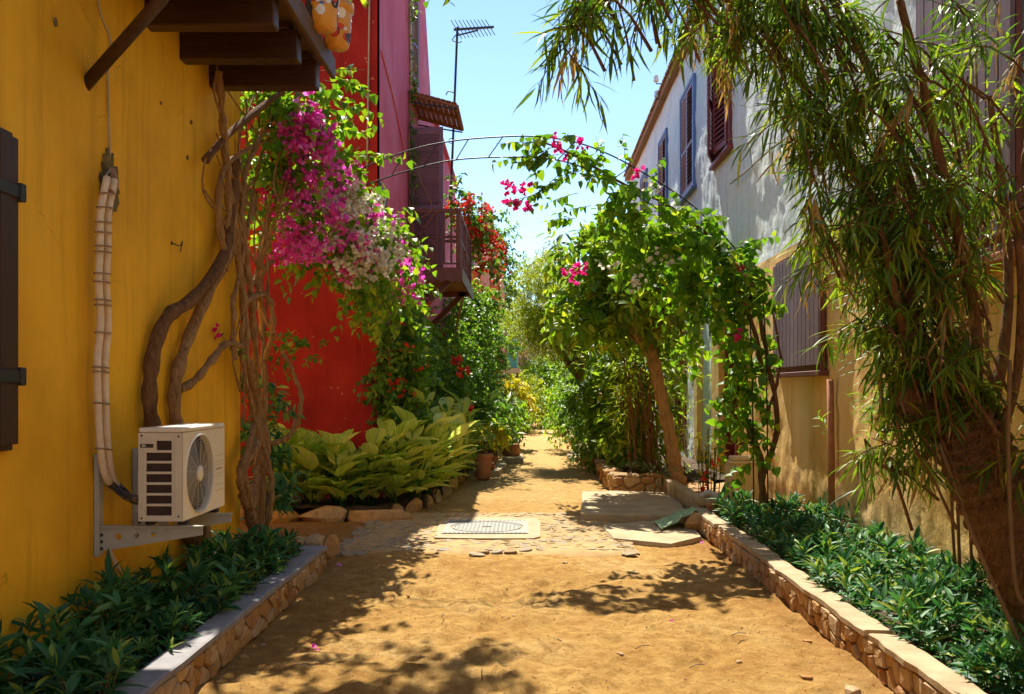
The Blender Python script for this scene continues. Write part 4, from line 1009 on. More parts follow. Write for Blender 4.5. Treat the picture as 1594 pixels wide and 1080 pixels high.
for i, z in enumerate((1.165, 1.13, 1.105, 1.05, 1.03, .98, .94)):
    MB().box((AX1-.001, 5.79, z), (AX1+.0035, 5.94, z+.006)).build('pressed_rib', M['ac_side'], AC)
tx = MB()
for i in range(9): tx.box((AX1+.0002, 5.80+i*.014, 1.075), (AX1+.0009, 5.808+i*.014, 1.088))
tx.build('printed_lines', M['print'], AC)
for y_ in (5.33, 5.85):
    for x_ in (AX0+.04, AX1-.03): MB().box((x_-.03, y_-.025, AZ0-.028), (x_+.03, y_+.025, AZ0), .006).build('foot', M['iron'], AC)
# cantilever brackets
def plate_with_holes(poly, holes, thick):
    cu = bpy.data.curves.new('arm', 'CURVE'); cu.dimensions = '2D'; cu.fill_mode = 'BOTH'; cu.extrude = thick/2
    for pl in [poly] + [[(cx+math.cos(6.2832*i/20)*r, cy+math.sin(6.2832*i/20)*r) for i in range(20)] for cx, cy, r in holes]:
        sp = cu.splines.new('POLY'); sp.points.add(len(pl)-1); sp.use_cyclic_u = True
        for q, (a, b) in zip(sp.points, pl): q.co = (a, b, 0, 1)
    o = bpy.data.objects.new('arm', cu); COL.objects.link(o); bpy.context.view_layer.update()
    me = bpy.data.meshes.new_from_object(o.evaluated_get(bpy.context.evaluated_depsgraph_get())); bpy.data.objects.remove(o); me.materials.clear(); return me
arm_me = plate_with_holes([(0, 0), (.60, .095), (.60, .145), (0, .15)], [(.105, .085, .019), (.21, .09, .016), (.31, .098, .014)], .006)
for y_, lab in ((5.29, 'grey steel bracket under the louvred end of the air conditioner'), (5.81, 'grey steel bracket under the far end of the air conditioner')):
    b_ = thing('wall_bracket', lab, 'bracket', (XL, y_, .63))
    MB().box((XL+.004, y_-.03, .615), (XL+.034, y_+.03, 1.215), .004).build('back_plate', M['steel'], b_)
    o = link('arm', arm_me, M['steel'], b_, True); o.rotation_euler = (math.radians(90), 0, 0); o.location = (.034, 0, .015)
    MB().box((XL+.034, y_-.03, .790), (XL+.64, y_+.012, .7965)).build('arm_flange', M['steel'], b_)
    for z in (.66, .70, .74, 1.10, 1.14, 1.18): MB().lathe([(0, .016), (.009, .014), (.012, 0)], (XL+.034, y_, z), 8, axis='x').build('bolt', M['iron'], b_)
# lagged refrigerant pipes
PI = thing('lagged_pipe', 'pair of tape-wrapped pale pipes running down the yellow wall into the air conditioner', 'pipe', WL(165, 500))
ctr = [(171, 276), (166, 300), (161, 330), (160, 380), (158, 440), (161, 500), (156, 560), (157, 620), (160, 690), (168, 740), (185, 760)]
for k, off in ((0, -7), (1, 7)):
    pp = [WL(x+off*.62+(3 if k else 0), y_+(4 if k else 0), .075) for x, y_ in ctr]
    e = Vector((AX0+.01, 5.25+.035*k, .96-.02*k)); pp += [pp[-1].lerp(e, .5)+Vector((0, 0, -.025)), e]
    sp = smooth_path(pp, 5); MB().tube(sp, .0215, 10, jit=.03).build('pipe', M['lag'], PI)
    MB().tube(sp[-14:], .0225, 10).build('rubber_sleeve', M['black_pipe'], PI)
for y_ in (300, 322, 345, 361, 382, 391, 425, 438, 466, 474, 517, 571, 578, 627, 698):
    x = np.interp(y_, [q[1] for q in ctr], [q[0] for q in ctr]); a, b = WL(x-8, y_, .075), WL(x+9, y_+2, .075); d_ = Vector((0, .0, 1)); pts = []
    for t in np.linspace(0, 6.2832, 17):
        m_ = (a+b)/2; h_ = (b-a)/2; pts.append(m_+h_*math.cos(t)*(1.0+.023/max(h_.length, .02)) + Vector((.025*math.sin(t), 0, 0)))
    MB().tube(pts, .005, 5, False).build('tape_band', M['lag_band'], PI)
MB().tube(smooth_path([WL(170, 262, .01), WL(176, 272, .03), WL(178, 290, .06), WL(172, 302, .075)]), .024, 8).build('bend', M['lag_band'], PI)
cb = MB().tube(smooth_path([WL(145, -40, .012), WL(158, 25, .012), WL(172, 62, .012), WL(168, 110, .012), WL(170, 200, .012), WL(171, 258, .012), WL(165, 272, .03)]), .0055, 6).build('wall_cable', M['cable']); tag(cb, 'thin pale cable running down the yellow wall to the pipe hole', 'cable')
hs = MB().tube([WL(170, 855, .02), WL(178, 872, .04), WL(187, 892, .06)], .012, 8).build('drain_hose', M['lag']); tag(hs, 'short drain hose stub sticking out below the air conditioner bracket', 'hose')

# ------------------------------------------------------------------ painted pots on the balcony edge
def pot(name, loc, r, h, mat, label, cat='pot', prof=None, group=None):
    t = thing(name, label, cat, loc, group)
    pr = prof or [(0, 0), (.62, 0), (.72, .05), (.92, .75), (.90, .8), (1.05, .82), (1.05, 1.0), (.93, 1.0), (.88, .9), (0, .88)]
    MB().lathe([(a*r, b*h) for a, b in pr], loc, 24).build('body', mat, t)
    MB().lathe([(0, .905*h), (.87*r, .905*h)], loc, 16).build('soil', M['soil'], t)
    return t
def motifs(t, c, r, h, seed):
    rg = random.Random(seed)
    for k in range(20):
        a = rg.uniform(-2.9, .9); z = rg.uniform(.12, .75); rr = (.706+.286*z)*r; s_ = rg.uniform(.02, .045); sq = rg.uniform(.5, 1.4)
        mt = rg.choice(['pot_white', 'pot_blue', 'pot_white', 'pot_red', 'pot_black'])
        pts = [(math.cos(q)*s_, math.sin(q)*s_*sq) for q in np.linspace(0, 6.2832, 13)[:-1]]
        MB().prism(pts, lambda u, v, d: (c[0]+math.cos(a+u/rr)*(rr+d+.286*r*v/h), c[1]+math.sin(a+u/rr)*(rr+d+.286*r*v/h), c[2]+z*h+v), .001, .004+.001*(k % 3)).build('painted_spot', M[mt], t)
for c_, r_, h_, lab, sd_ in (((-1.52, 6.85, 4.33), .13, .34, 'orange painted pot with blue and white spots hung outside the dark balcony edge', 5), ((-1.50, 7.25, 4.34), .125, .36, 'second orange painted pot with red flowers on the balcony edge near the red wall', 8)):
    t = pot('painted_pot', c_, r_, h_, M['pot_paint'], lab); motifs(t, c_, r_, h_, sd_)
    S, D = blob_starts([(c_[0], c_[1], c_[2]+h_+.08, .14)], 60); leaf_object('foliage', [sprays(S, D, .16, 6, .09, .6, T_HEART)], M['l_boug_sun'], t)
    MB().beam((XO+.02, c_[1], c_[2]+h_*.8), (c_[0]-r_*.5, c_[1], c_[2]+h_*.8), .02, .02).build('hanger', M['iron'], t)

# ------------------------------------------------------------------ antenna, lantern, meter cabinet, litter
AN = thing('antenna', 'tall television antenna mast above the crimson house roof', 'antenna', P(702, 290, 22))
mb_, mt_ = P(702, 300, 22), P(712, 42, 22)
MB().tube([mb_+Vector((0, 0, -.8)), mb_, mt_], .03, 8).build('mast', M['iron'], AN)
b0, b1 = P(707, 46, 22), P(768, 42, 22.6); bo = MB().beam(b0, b1, .06, .05).build('boom', M['iron'], AN)
MB().beam(P(712, 55, 22), P(744, 47, 22.3), .035, .035).build('boom_stay', M['iron'], AN)
for i in range(10):
    q = b0.lerp(b1, (i+.6)/10.5); h_ = .17-.008*i; MB().tube([q+Vector((-.12, -h_, .16)), q+Vector((.12, h_, -.16))], .010, 5).build('element', M['iron'], bo)
MB().tube(smooth_path([P(712, 52, 22), P(704, 62, 22), P(714, 66, 22), P(719, 64, 22)]), .012, 5).build('lead', M['iron'], AN)
MB().tube(smooth_path([P(694, 148, 22), P(698, 142, 22), P(706, 144, 22)]), .014, 5).build('clamp', M['iron'], AN)

LN = thing('lantern', 'dark green iron lantern with pointed finial among the bougainvillea by the crimson wall', 'lantern', P(590, 318, 11.6))
c_ = P(591, 312, 11.6)
MB().lathe([(0, .30), (.014, .28), (.008, .24), (.03, .215), (.016, .18), (.035, .165), (.045, .145), (.125, .09), (.13, .075), (.10, .07)], c_, 8, False).build('cap', M['iron_green'], LN)
MB().lathe([(.10, .07), (.085, .0), (.06, -.20), (0, -.2)], c_, 8, False).build('glass', M['lampglass'], LN)
for i in range(8):
    a = 6.2832*i/8; MB().beam(c_+Vector((math.cos(a)*.102, math.sin(a)*.102, .07)), c_+Vector((math.cos(a)*.064, math.sin(a)*.064, -.2)), .012, .012).build('glazing_bar', M['iron_green'], LN)
MB().tube(smooth_path([c_+Vector((0, 0, -.2)), c_+Vector((0, .15, -.34)), c_+Vector((-.02, .5, -.42)), Vector((c_.x-.15, RY-.01, c_.z-.3))]), .018, 6).build('arm', M['iron_green'], LN)

CB = thing('meter_cabinet', 'beige metal meter cabinet standing by the vine stem', 'cabinet', (2.86, 12, .15))
y0 = 11.65; x0, x1 = P(1140, 0, y0).x, P(1184, 0, y0).x; zb, zt = .06, P(0, 722, y0).z
MB().box((x0, y0, zb), (x1, y0+.42, zt), .012).build('body', M['boxpaint'], CB)
MB().box((x0-.02, y0-.02, zt+.001), (x1+.02, y0+.44, zt+.03), .008).build('lid', M['boxpaint'], CB)
MB().box((x0+.03, y0+.05, zt+.031), (x1-.02, y0+.36, zt+.085), .012).build('lid_top', M['boxpaint'], CB)
MB().box((x0-.018, y0+.04, zb+.05), (x0-.001, y0+.38, zt-.03), .006).build('door', M['boxpaint'], CB)
MB().lathe([(0, -.012), (.012, -.01), (.012, 0)], (x0-.018, y0+.08, zb+.3), 8, axis='x').build('lock', M['iron'], CB)
for z in (zb+.15, zt-.15): MB().box((x0-.012, y0+.381, z-.03), (x0-.002, y0+.405, z+.03)).build('hinge', M['iron'], CB)

o = MB().tube(smooth_path([P(1092, 772, 10.7), P(1105, 768, 10.75), P(1122, 777, 10.7), P(1134, 784, 10.65)]), lerp_list([.035, .045, .04, .03], 16), 9, jit=.08).build('driftwood_log', M['driftwood']); tag(o, 'pale bleached log lying on the end of the rubble planter', 'log')
o = link('rock', rock_mesh('rock', rs, .09, .08, .07), M['grey_stone']); o.location = P(1092, 783, 10.6); o.location.z = .26; tag(o, 'grey rock under the bleached log on the planter end', 'rock')
# crumpled sack spilling off the planter end
def sack_fn(U, V):
    X = 1.50+U*.52; Y = 9.95+V*.62+U*.25; z = .02+.22*np.clip(U, 0, 1)**1.5*np.clip(1.1-V*.5, 0, 1)+fbm(U*5, V*5, 4)*.05*np.clip(U*2, 0, 1)
    return X+fbm(U*4, V*4, 8)*.07, Y+fbm(U*4+9, V*4, 8)*.06, z+.03
o = link('woven_sack', grid_mesh('sack', np.linspace(0, .92, 24), np.linspace(0, 1, 20), sack_fn), M['tarp']); tag(o, 'crumpled green and white woven sack against the end of the rubble planter', 'sack')
sol = o.modifiers.new('thick', 'SOLIDIFY'); sol.thickness = .006
o = link('rock', rock_mesh('rock', rs, .12, .15, .13), M['stone']); o.location = (1.93, 10.15, .08); tag(o, 'reddish rubble block half under the green sack', 'rock')

# terracotta pots up the lane
round_prof = [(0, 0), (.6, 0), (.85, .18), (1.0, .48), (.93, .75), (.74, .88), (.80, .95), (.82, 1.0), (.7, 1.0), (.62, .9), (0, .88)]
for px_, Y, r_, h_, lab, pf, plant in ((796, 20.2, .21, .36, 'round terracotta pot with a leafy plant beside the lane', round_prof, ('l_bush', 1.1, .16)),
        (762, 17.9, .16, .27, 'terracotta pot with strappy variegated leaves by the step slab', None, ('l_yellow', .7, .3)),
        (752, 15.9, .17, .46, 'tall terracotta pot at the end of the ginger plants', None, ('l_bush', .4, .2)),
        (884, 31.0, .34, .48, 'wide brown pot at the head of the raised bed wall', round_prof, ('l_bush', .5, .2)),
        (766, 16.6, .06, .14, 'tiny brown pot standing on the step slab edge', round_prof, None)):
    c_ = ((px_-VX)/FPX*Y, Y, .0 if r_ > .07 else .09)
    t = pot('terracotta_pot', c_, r_, h_, M['terracotta'], lab, 'pot', pf)
    if plant:
        mt, hgt, lf = plant; S, D = blob_starts([(c_[0], c_[1], h_+hgt*.5, hgt*.32)], 70, up=.6); leaf_object('foliage', [sprays(S, D, .22, 7, lf*.8, .32, T_LANCE, .3)], M[mt], t)
        m = MB()
        for k in range(5): m.tube([(c_[0], c_[1], h_*.85), (c_[0]+R.uniform(-.1, .1), c_[1]+R.uniform(-.1, .1), h_+hgt*.5)], .012, 5)
        m.build('stem', M['twig'], t)

# ------------------------------------------------------------------ bougainvillea on the yellow corner
def stem_part(root, pts, r0, r1, mat, name='stem', n=9, k=5, jit=.10, wob=.0):
    sp = smooth_path(pts, k)
    if wob: sp = [p + Vector((R.uniform(-wob, wob), R.uniform(-wob, wob), 0)) if 0 < i < len(sp)-1 else p for i, p in enumerate(sp)]
    rr = [r*(1+.13*math.sin(i*1.7+r0*90)+R.uniform(-.1, .1)) for i, r in enumerate(lerp_list([r0, (r0+r1)/2, r1], len(sp)))]
    return MB().tube(sp, rr, n, jit=jit).build(name, mat, root)
BG = thing('bougainvillea', 'old twisted bougainvillea with magenta and white blooms at the corner of the yellow house', 'bougainvillea', (-2.45, 8.3, 0))
V = M['bark_vine']
def pl(*q): return [P(a, b, c) for a, b, c in q]
def plv(*q): return [P(a, b, min(c, 2.40*FPX/(VX-a)) if a < 400 else c) for a, b, c in q]   # in front of the yellow wall and its corner
for pts, r0, r1 in (
    (plv((402,870,8.3),(385,775,8.3),(378,730,8.3),(398,690,8.3),(402,640,8.35),(386,560,8.3),(377,450,8.25),(362,330,8.2),(347,200,8.15),(342,110,8.1)), .085, .04),
    (plv((405,860,8.35),(408,740,8.4),(416,690,8.4),(400,620,8.4),(396,520,8.4),(386,420,8.4),(376,330,8.35),(388,250,8.4),(425,180,8.4)), .07, .035),
    (plv((410,840,8.3),(421,790,8.2),(420,730,8.2),(396,650,8.2),(378,560,8.2),(381,480,8.2),(402,420,8.3),(432,330,8.45),(455,240,8.6)), .045, .028),
    (plv((392,800,8.35),(402,700,8.5),(412,600,8.5),(406,470,8.5),(411,380,8.5),(436,300,8.6),(480,250,8.9)), .06, .03),
    (plv((384,790,8.25),(372,745,8.2),(385,700,8.2),(396,660,8.25)), .055, .04),
    (plv((380,470,8.25),(415,460,8.2),(425,510,8.3),(412,560,8.45)), .05, .04),
    (plv((350,420,8.1),(356,340,8.1),(352,250,8.1),(345,170,8.05),(338,110,8.0)), .05, .035),
    (plv((420,690,8.5),(450,678,8.6),(469,625,8.6),(456,580,8.6),(440,545,8.6)), .05, .025),
    (plv((366,560,8.3),(362,480,8.3),(372,430,8.3),(390,330,8.4),(410,230,8.5),(450,170,8.6)), .04, .025),
    (plv((400,420,8.4),(440,400,8.7),(480,380,9.0),(530,370,9.4),(590,390,10.2)), .035, .018),
    (plv((440,300,8.5),(470,280,8.7),(520,290,9.0),(575,320,9.8)), .03, .015),
    (plv((425,520,8.3),(408,480,8.3),(398,440,8.3)), .04, .03)):
    stem_part(BG, pts, r0*.58, r1*.62, V, k=8, jit=.17, wob=.009)
W2 = [WL(x, y, .07) for x, y in ((305,905),(300,840),(262,745),(242,680),(233,620),(240,545),(262,492))]
stem_part(BG, W2 + plv((300,465,6.9),(345,405,7.5),(360,330,7.9),(368,250,8.1)), .055, .045, M['bark'], jit=.06)
W3 = [WL(x, y, .07) for x, y in ((318,890),(318,800),(285,690),(272,640),(276,580),(300,510))]
stem_part(BG, W3 + plv((330,445,7.2),(356,390,7.8),(362,320,8.0)), .048, .04, V, jit=.06)
stem_part(BG, [WL(278, 608, .06), WL(305, 590, .08)] + plv((330,560,7.4),(352,535,7.7),(378,540,8.1)), .032, .026, V)
stem_part(BG, plv((320,249,7.1),(365,200,7.6),(440,142,8.2)), .032, .028, M['bark'], n=8)
stem_part(BG, plv((350,400,7.9),(340,330,7.9),(350,260,8.0),(400,225,8.1),(440,215,8.3)), .03, .018, V)
for i in range(26):                                    # tangle of thin canes under the balcony
    x, y = R.uniform(345, 450), R.uniform(180, 420); Y = R.uniform(8.0, 8.7); a = R.uniform(-1, 1)
    stem_part(BG, plv((x, y, Y), (x+a*30+R.uniform(-10, 10), y-50, Y), (x+a*55+R.uniform(-20, 20), y-110, Y+.1)), .013, .006, V, 'cane', 5, 4)
for i in range(14):
    x, y = R.uniform(370, 420), R.uniform(420, 800); stem_part(BG, plv((x, y, 8.15), (x+R.uniform(-15, 15), y-60, 8.1), (x+R.uniform(-20, 20), y-130, 8.15)), .010, .006, V, 'cane', 5, 4)
def PB(*q): return [tuple(P(a, b, c)) + (r,) for a, b, c, r in q]
blobs = PB((400,185,8.4,.33),(440,205,8.5,.36),(485,165,8.5,.28),(420,250,8.6,.3),(470,250,8.7,.36),(430,310,8.6,.28),(500,300,9.0,.38),(470,350,9.0,.33),(540,335,9.4,.4),(520,400,9.4,.34),(575,380,9.9,.45),
           (572,350,10.3,.28),(596,410,10.8,.36),(560,432,9.9,.28),(605,450,10.7,.38),(615,455,11.3,.32),(380,160,8.4,.3),(450,150,8.5,.3),(515,235,8.9,.25))
S, D = blob_starts(blobs, 40, up=.1)
S2 = np.array([tuple(P(505,125,8.6)), tuple(P(520,145,8.6)), tuple(P(500,110,8.5)), tuple(P(545,245,9.0)), tuple(P(560,238,9.0)), tuple(P(520,120,8.6)), tuple(P(430,5,7.4)), tuple(P(445,0,7.4))])
D2 = np.array([(1,.1,-.15),(1,.1,-.4),(.9,.2,.2),(1,.1,.1),(1,.2,.0),(1,.1,-.25),(.5,0,-.6),(.3,0,-.6)])
leaf_object('foliage', [sprays(S, D, .30, 9, .088, .78, T_HEART, .35, 1, .5, .35), sprays(S2, D2, .42, 13, .085, .75, T_HEART, .12, 1, .5, .3)], M['l_boug_sun'], BG)
m = MB(); twig_lines(m, S, D, .3, .004, .35, 2); twig_lines(m, S2, D2, .42, .005, .12); m.build('twigs', M['twig'], BG, kind='stuff')
top = []
for x1, y1, z1 in ((-1.5, 10.0, 6.7), (-1.1, 9.6, 6.3), (-.85, 9.9, 6.5), (-1.25, 9.0, 6.4), (-.95, 10.4, 6.9), (-1.4, 8.7, 6.2)):   # unseen long canes added above the view to dapple the lane
    stem_part(BG, [P(455, 200, 8.6), Vector((-2.0, 8.6, 5.2)), Vector(((x1-2)/2, (y1+8.6)/2, z1-.3)), Vector((x1, y1, z1))], .02, .007, V, 'cane', 6)
    top += [(x1, y1, z1, .25), ((x1-2)/2, (y1+8.6)/2, z1-.25, .18), (x1+.1, y1-.3, z1-.05, .16)]
S, D = blob_starts(top, 26, up=.0); leaf_object('upper_foliage', [sprays(S, D, .32, 8, .10, .78, T_HEART, .35)], M['l_boug_sun'], BG)
def bloom_pts(blobs, n, cluster=9, spread=.045, shell_=.95, front=None):
    out = []
    for i in range(n):
        x, y, z, r = blobs[R.randrange(len(blobs))]; d = rand_dirs(1)[0]
        if d[1] > .2: d[1] *= -1                       # blooms sit on the sunny, open side as well as facing the lane
        c = np.array([x, y, z]) + d*r*R.uniform(.6, 1.2)*shell_
        out.append(c + NR.normal(0, spread, (R.randint(cluster//2, cluster+3), 3)))
    return np.concatenate(out)
pk = PB((478,185,8.3,.12),(500,220,8.4,.14),(485,260,8.5,.2),(505,300,8.7,.28),(470,330,8.7,.28),(455,375,8.8,.2),(530,300,9.1,.28),(540,350,9.1,.33),(505,380,9.0,.22),(575,355,9.6,.3),(560,400,9.6,.3),(600,400,10.3,.3),(630,430,10.8,.3),(465,215,8.3,.14),(545,275,9.0,.15))
leaf_object('pink_blooms', [bracts(bloom_pts(pk, 210), size=.05)], M['f_pink'], BG)
wh = PB((600,400,10.2,.2),(590,360,9.9,.18),(540,310,9.0,.2),(560,335,9.3,.26),(580,385,9.5,.26),(540,380,9.1,.25),(520,320,8.8,.15),(555,420,9.5,.2))
leaf_object('white_blooms', [bracts(bloom_pts(wh, 125), size=.05)], M['f_white'], BG)
hot = PB((430,330,8.4,.15),(345,245,8.0,.05),(330,510,7.3,.04),(325,545,7.4,.035),(440,400,8.6,.1),(420,300,8.4,.1))
leaf_object('deep_pink_blooms', [bracts(bloom_pts(hot, 14, 6, .03), size=.04)], M['f_hot'], BG)
# leafy shoots low on the trunk
bl2 = PB((440,540,8.6,.17),(470,555,8.7,.17),(410,590,8.5,.14),(490,540,8.8,.1),(345,540,7.6,.07),(325,520,7.4,.05))
S, D = blob_starts(bl2, 60, up=.4); leaf_object('low_shoots', [sprays(S, D, .14, 7, .06, .65, T_HEART, .2)], M['l_boug'], BG)
t = thing('undergrowth', 'dark leafy undergrowth round the foot of the twisted bougainvillea', 'shrub', (-2.3, 8.6, 0))
S, D = blob_starts(PB((410,680,8.9,.22),(390,620,9.2,.25),(415,740,8.7,.22),(400,790,8.7,.2),(430,790,8.9,.18),(385,700,9.3,.3),(420,640,9.2,.2)), 46, up=.5)
leaf_object('foliage', [sprays(S, D, .22, 9, .13, .3, T_LANCE, .3)], M['l_planter'], t)
m = MB(); twig_lines(m, S, D, .22, .005, .3, 3); m.build('twigs', M['twig'], t, kind='stuff')

# ------------------------------------------------------------------ creeper over the side of the red house
CR = thing('creeper', 'dense green creeper with scarlet blooms covering the lane side of the crimson house', 'creeper', (-1.7, 15, 0))
bl = []
for i in range(190):
    Y = 12.2+14.5*(i/190)**1.15+R.uniform(-.2, .2)
    ztop = np.interp(Y, [12, 14.2, 14.9, 18.5, 20, 27], [2.9, 2.65, 2.35, 2.5, 3.5, 4.2]); z = R.uniform(.55, ztop)
    xo = np.interp(Y, [12, 15, 17, 20, 27], [-1.72, -1.6, -1.45, -1.0, -.55]); x = R.uniform(-1.85, xo) if Y < 19 else R.uniform(xo-.9, xo)
    if Y < 12.7: x = min(x, -1.75)
    bl.append((x, Y, z, R.uniform(.2, .34) if Y < 17 else R.uniform(.3, .5)))
for y_, z_ in ((11.95, 2.9), (12.0, 2.6), (12.0, 2.3), (12.05, 1.9), (12.05, 1.4)): bl += [(-1.78, y_+.1, z_, .24), (-1.66, y_+.2, z_-.2, .28)]
S, D = blob_starts(bl, 36, up=.0); D[:, 0] += .35; D[:, 1] -= .2
leaf_object('foliage', [sprays(S, D, .30, 9, .085, .75, T_HEART, .5, 1, .4, .45)], M['l_creeper'], CR)
bright = [b for b in bl if b[2] > 1.6 and R.random() < .5]
S, D = blob_starts([(b[0]+.12, b[1]-.1, b[2]+.1, b[3]*.9) for b in bright], 16, up=.2); leaf_object('young_foliage', [sprays(S, D, .3, 9, .085, .75, T_HEART, .4, 1, .4, .4)], M['l_boug_sun'], CR)
m = MB()
for i in range(14):
    Y = R.uniform(12, 19); stem = [Vector((-1.9, Y, 0)), Vector((-1.85, Y+R.uniform(-.3, .3), 1.2)), Vector((-1.8, Y+R.uniform(-.5, .5), 2.6))]
    MB().tube(smooth_path(stem), .022, 6, jit=.1).build('stem', V, CR)
leaf_object('scarlet_blooms', [bracts(bloom_pts([(b[0]+.1, b[1], b[2], b[3]) for b in bl if b[1] < 22], 62, 9, .06, 1.1), size=.05)], M['f_red'], CR)
BC = thing('bougainvillea', 'red bougainvillea hanging over the far end of the maroon balcony', 'bougainvillea', (-1.0, 19, 3.5))
bb = PB((728,335,18.8,.35),(745,345,19.2,.4),(760,350,19.6,.35),(748,375,19.2,.4),(765,385,19.6,.3),(755,405,19.2,.25),(738,360,18.8,.25),(720,330,18.2,.3),(770,410,19.8,.25),(705,292,19,.25),(708,310,18.8,.25),(762,440,19.8,.25))
S, D = blob_starts(bb, 26, up=.1); leaf_object('foliage', [sprays(S, D, .32, 8, .10, .7, T_HEART, .5)], M['l_creeper'], BC)
leaf_object('blooms', [bracts(bloom_pts(bb[:9], 60, 9, .07, 1.1), size=.065)], M['f_red'], BC)
MB().tube(smooth_path([Vector((-1.85, 19.5, 0)), Vector((-1.6, 19.3, 2)), Vector((-1.2, 19.2, 4)), P(750, 350, 19.2)]), .03, 6, jit=.1).build('stem', V, BC)
# thin runners on the upper wall
UP = thing('climber', 'thin climber creeping up the crimson wall beside the window and purple shutter', 'climber', (-1.9, 15.3, 4))
S, D = [], []
for i in range(60): S.append((RX+.04, 15.28+R.uniform(-.1, .12), R.uniform(4.6, 8.4))); D.append((.3, R.uniform(-.5, .5), R.uniform(-1, .6)))
S, D = np.array(S), np.array(D); leaf_object('foliage', [sprays(S, D, .18, 5, .06, .75, T_HEART, .3)], M['l_creeper'], UP)
MB().tube(smooth_path([Vector((RX+.03, 15.3+.05*math.sin(z*3), z)) for z in np.linspace(3.5, 8.5, 12)]), .014, 5).build('stem', V, UP)
st = smooth_path(pl((645, 250, 15.0), (655, 280, 14.95), (672, 325, 14.9), (640, 345, 14.9))); MB().tube(st, .009, 5).build('runner', V, UP)

# ------------------------------------------------------------------ variegated ginger
def ginger_leaf(seed):
    rg = random.Random(seed); nu, nv = 11, 5; co = []; uvw = []
    bend = rg.uniform(.4, .95); fold = rg.uniform(.1, .28); tw = rg.uniform(-.25, .25)
    for i in range(nu):
        u = i/(nu-1); w = .225*(math.sin(math.pi*min(1, u**.72*1.0))**.75 if u < 1 else 0)*(1.0 if u < .97 else .3)
        x = u*(1-.12*bend*u); z = -bend*.5*u*u
        for j in range(nv):
            v = (j-2)/2; wav = .012*math.sin(u*17+v*2+seed)*abs(v); a = tw*u
            co.append((x, v*w*math.cos(a), z+abs(v)*w*fold*2+wav+v*w*math.sin(a))); uvw.append((u, v, seed*1.7))
    q = [(i*nv+j, i*nv+j+1, (i+1)*nv+j+1, (i+1)*nv+j) for i in range(nu-1) for j in range(nv-1)]
    me = np_mesh('leaf', np.array(co), np.array(q)); a = me.attributes.new('luv', 'FLOAT_VECTOR', 'POINT'); a.data.foreach_set('vector', np.array(uvw, dtype=np.float32).ravel())
    me.materials.append(M['ginger']); return me
GL = [ginger_leaf(k) for k in range(6)]
cane_me = MB().tube([(0, 0, 0), (0, 0, .5), (0, 0, 1)], [.013, .011, .006], 6).mesh('cane'); cane_me.materials.append(M['l_bush'])
def ginger(x, y, z, hgt, canes, nl, ll, label, group):
    t = thing('variegated_ginger', label, 'plant', (x, y, z), group)
    for k in range(canes):
        a = R.uniform(0, 6.283); lean = R.uniform(.08, .42); h = hgt*R.uniform(.55, 1.05)
        b = Vector((math.cos(a)*R.uniform(0, .12), math.sin(a)*R.uniform(0, .12), 0)); d = Vector((math.cos(a)*lean, math.sin(a)*lean, 1)).normalized()
        o = link('cane', cane_me, None, t, True); o.location = b; o.rotation_euler = d.to_track_quat('Z', 'Y').to_euler(); o.scale = (1, 1, h)
        az = R.uniform(0, 6.283)
        for j in range(nl):
            u = .06+.94*(j+.6)/nl; az += 2.6+R.uniform(-.5, .5); p = b + d*h*u; e = .95-.75*(1-u)*1.1+R.uniform(-.15, .2)
            dr = Vector((math.cos(az), math.sin(az), e+.45)).normalized(); upv = Vector((0, 0, 1)) - dr*dr.z; upv.normalize(); sd = upv.cross(dr)
            Mx = Matrix((dr, sd, dr.cross(sd))).transposed().to_4x4(); s_ = ll*R.uniform(.75, 1.2)
            o = link('leaf', GL[R.randrange(6)], None, t, True); o.matrix_local = Matrix.Translation(p) @ Mx @ Matrix.Diagonal((s_, s_*R.uniform(.9, 1.2), s_, 1))
for x, y in ((-2.98, 11.3), (-2.62, 11.25), (-2.25, 11.3), (-2.8, 11.75), (-2.42, 11.8), (-2.03, 11.65)):
    ginger(x, y, .08, .88, 7, 5, .50, 'variegated ginger plant with striped leaves in front of the bare dark red wall', 'ginger plants before the red wall')
for x, y, h in ((-1.72, 11.75, .75), (-1.50, 12.15, .8), (-1.62, 12.7, 1.15), (-1.38, 12.9, .85), (-1.50, 13.5, 1.15), (-1.30, 13.9, .85), (-1.42, 14.6, 1.05), (-1.22, 15.0, .8), (-1.35, 15.7, .95), (-1.18, 16.4, .75), (-1.3, 17.2, .8)):
    ginger(x, y, .08, h*1.35, 7, 7, .50, 'tall pale striped ginger plant growing below the creeper and maroon balcony', 'ginger plants below the creeper')
# canna blooms among them
for k, (px_, py_, Y) in enumerate(((698, 660, 14.2), (722, 580, 15.0), (632, 618, 12.4), (712, 560, 15.2), (728, 635, 15.6))):
    t = thing('canna_flower', 'scarlet canna flower spike rising from the ginger leaves', 'flower', P(px_, py_, Y)-Vector((0, 0, .9)), 'canna flower spikes'); c = P(px_, py_, Y)
    leaf_object('petals', [bracts(np.array(c)+NR.normal(0, .04, (9, 3)), size=.075)], M['f_red'], t); MB().tube([(c.x, c.y, .1), c], .009, 5).build('stalk', M['l_bush'], t)
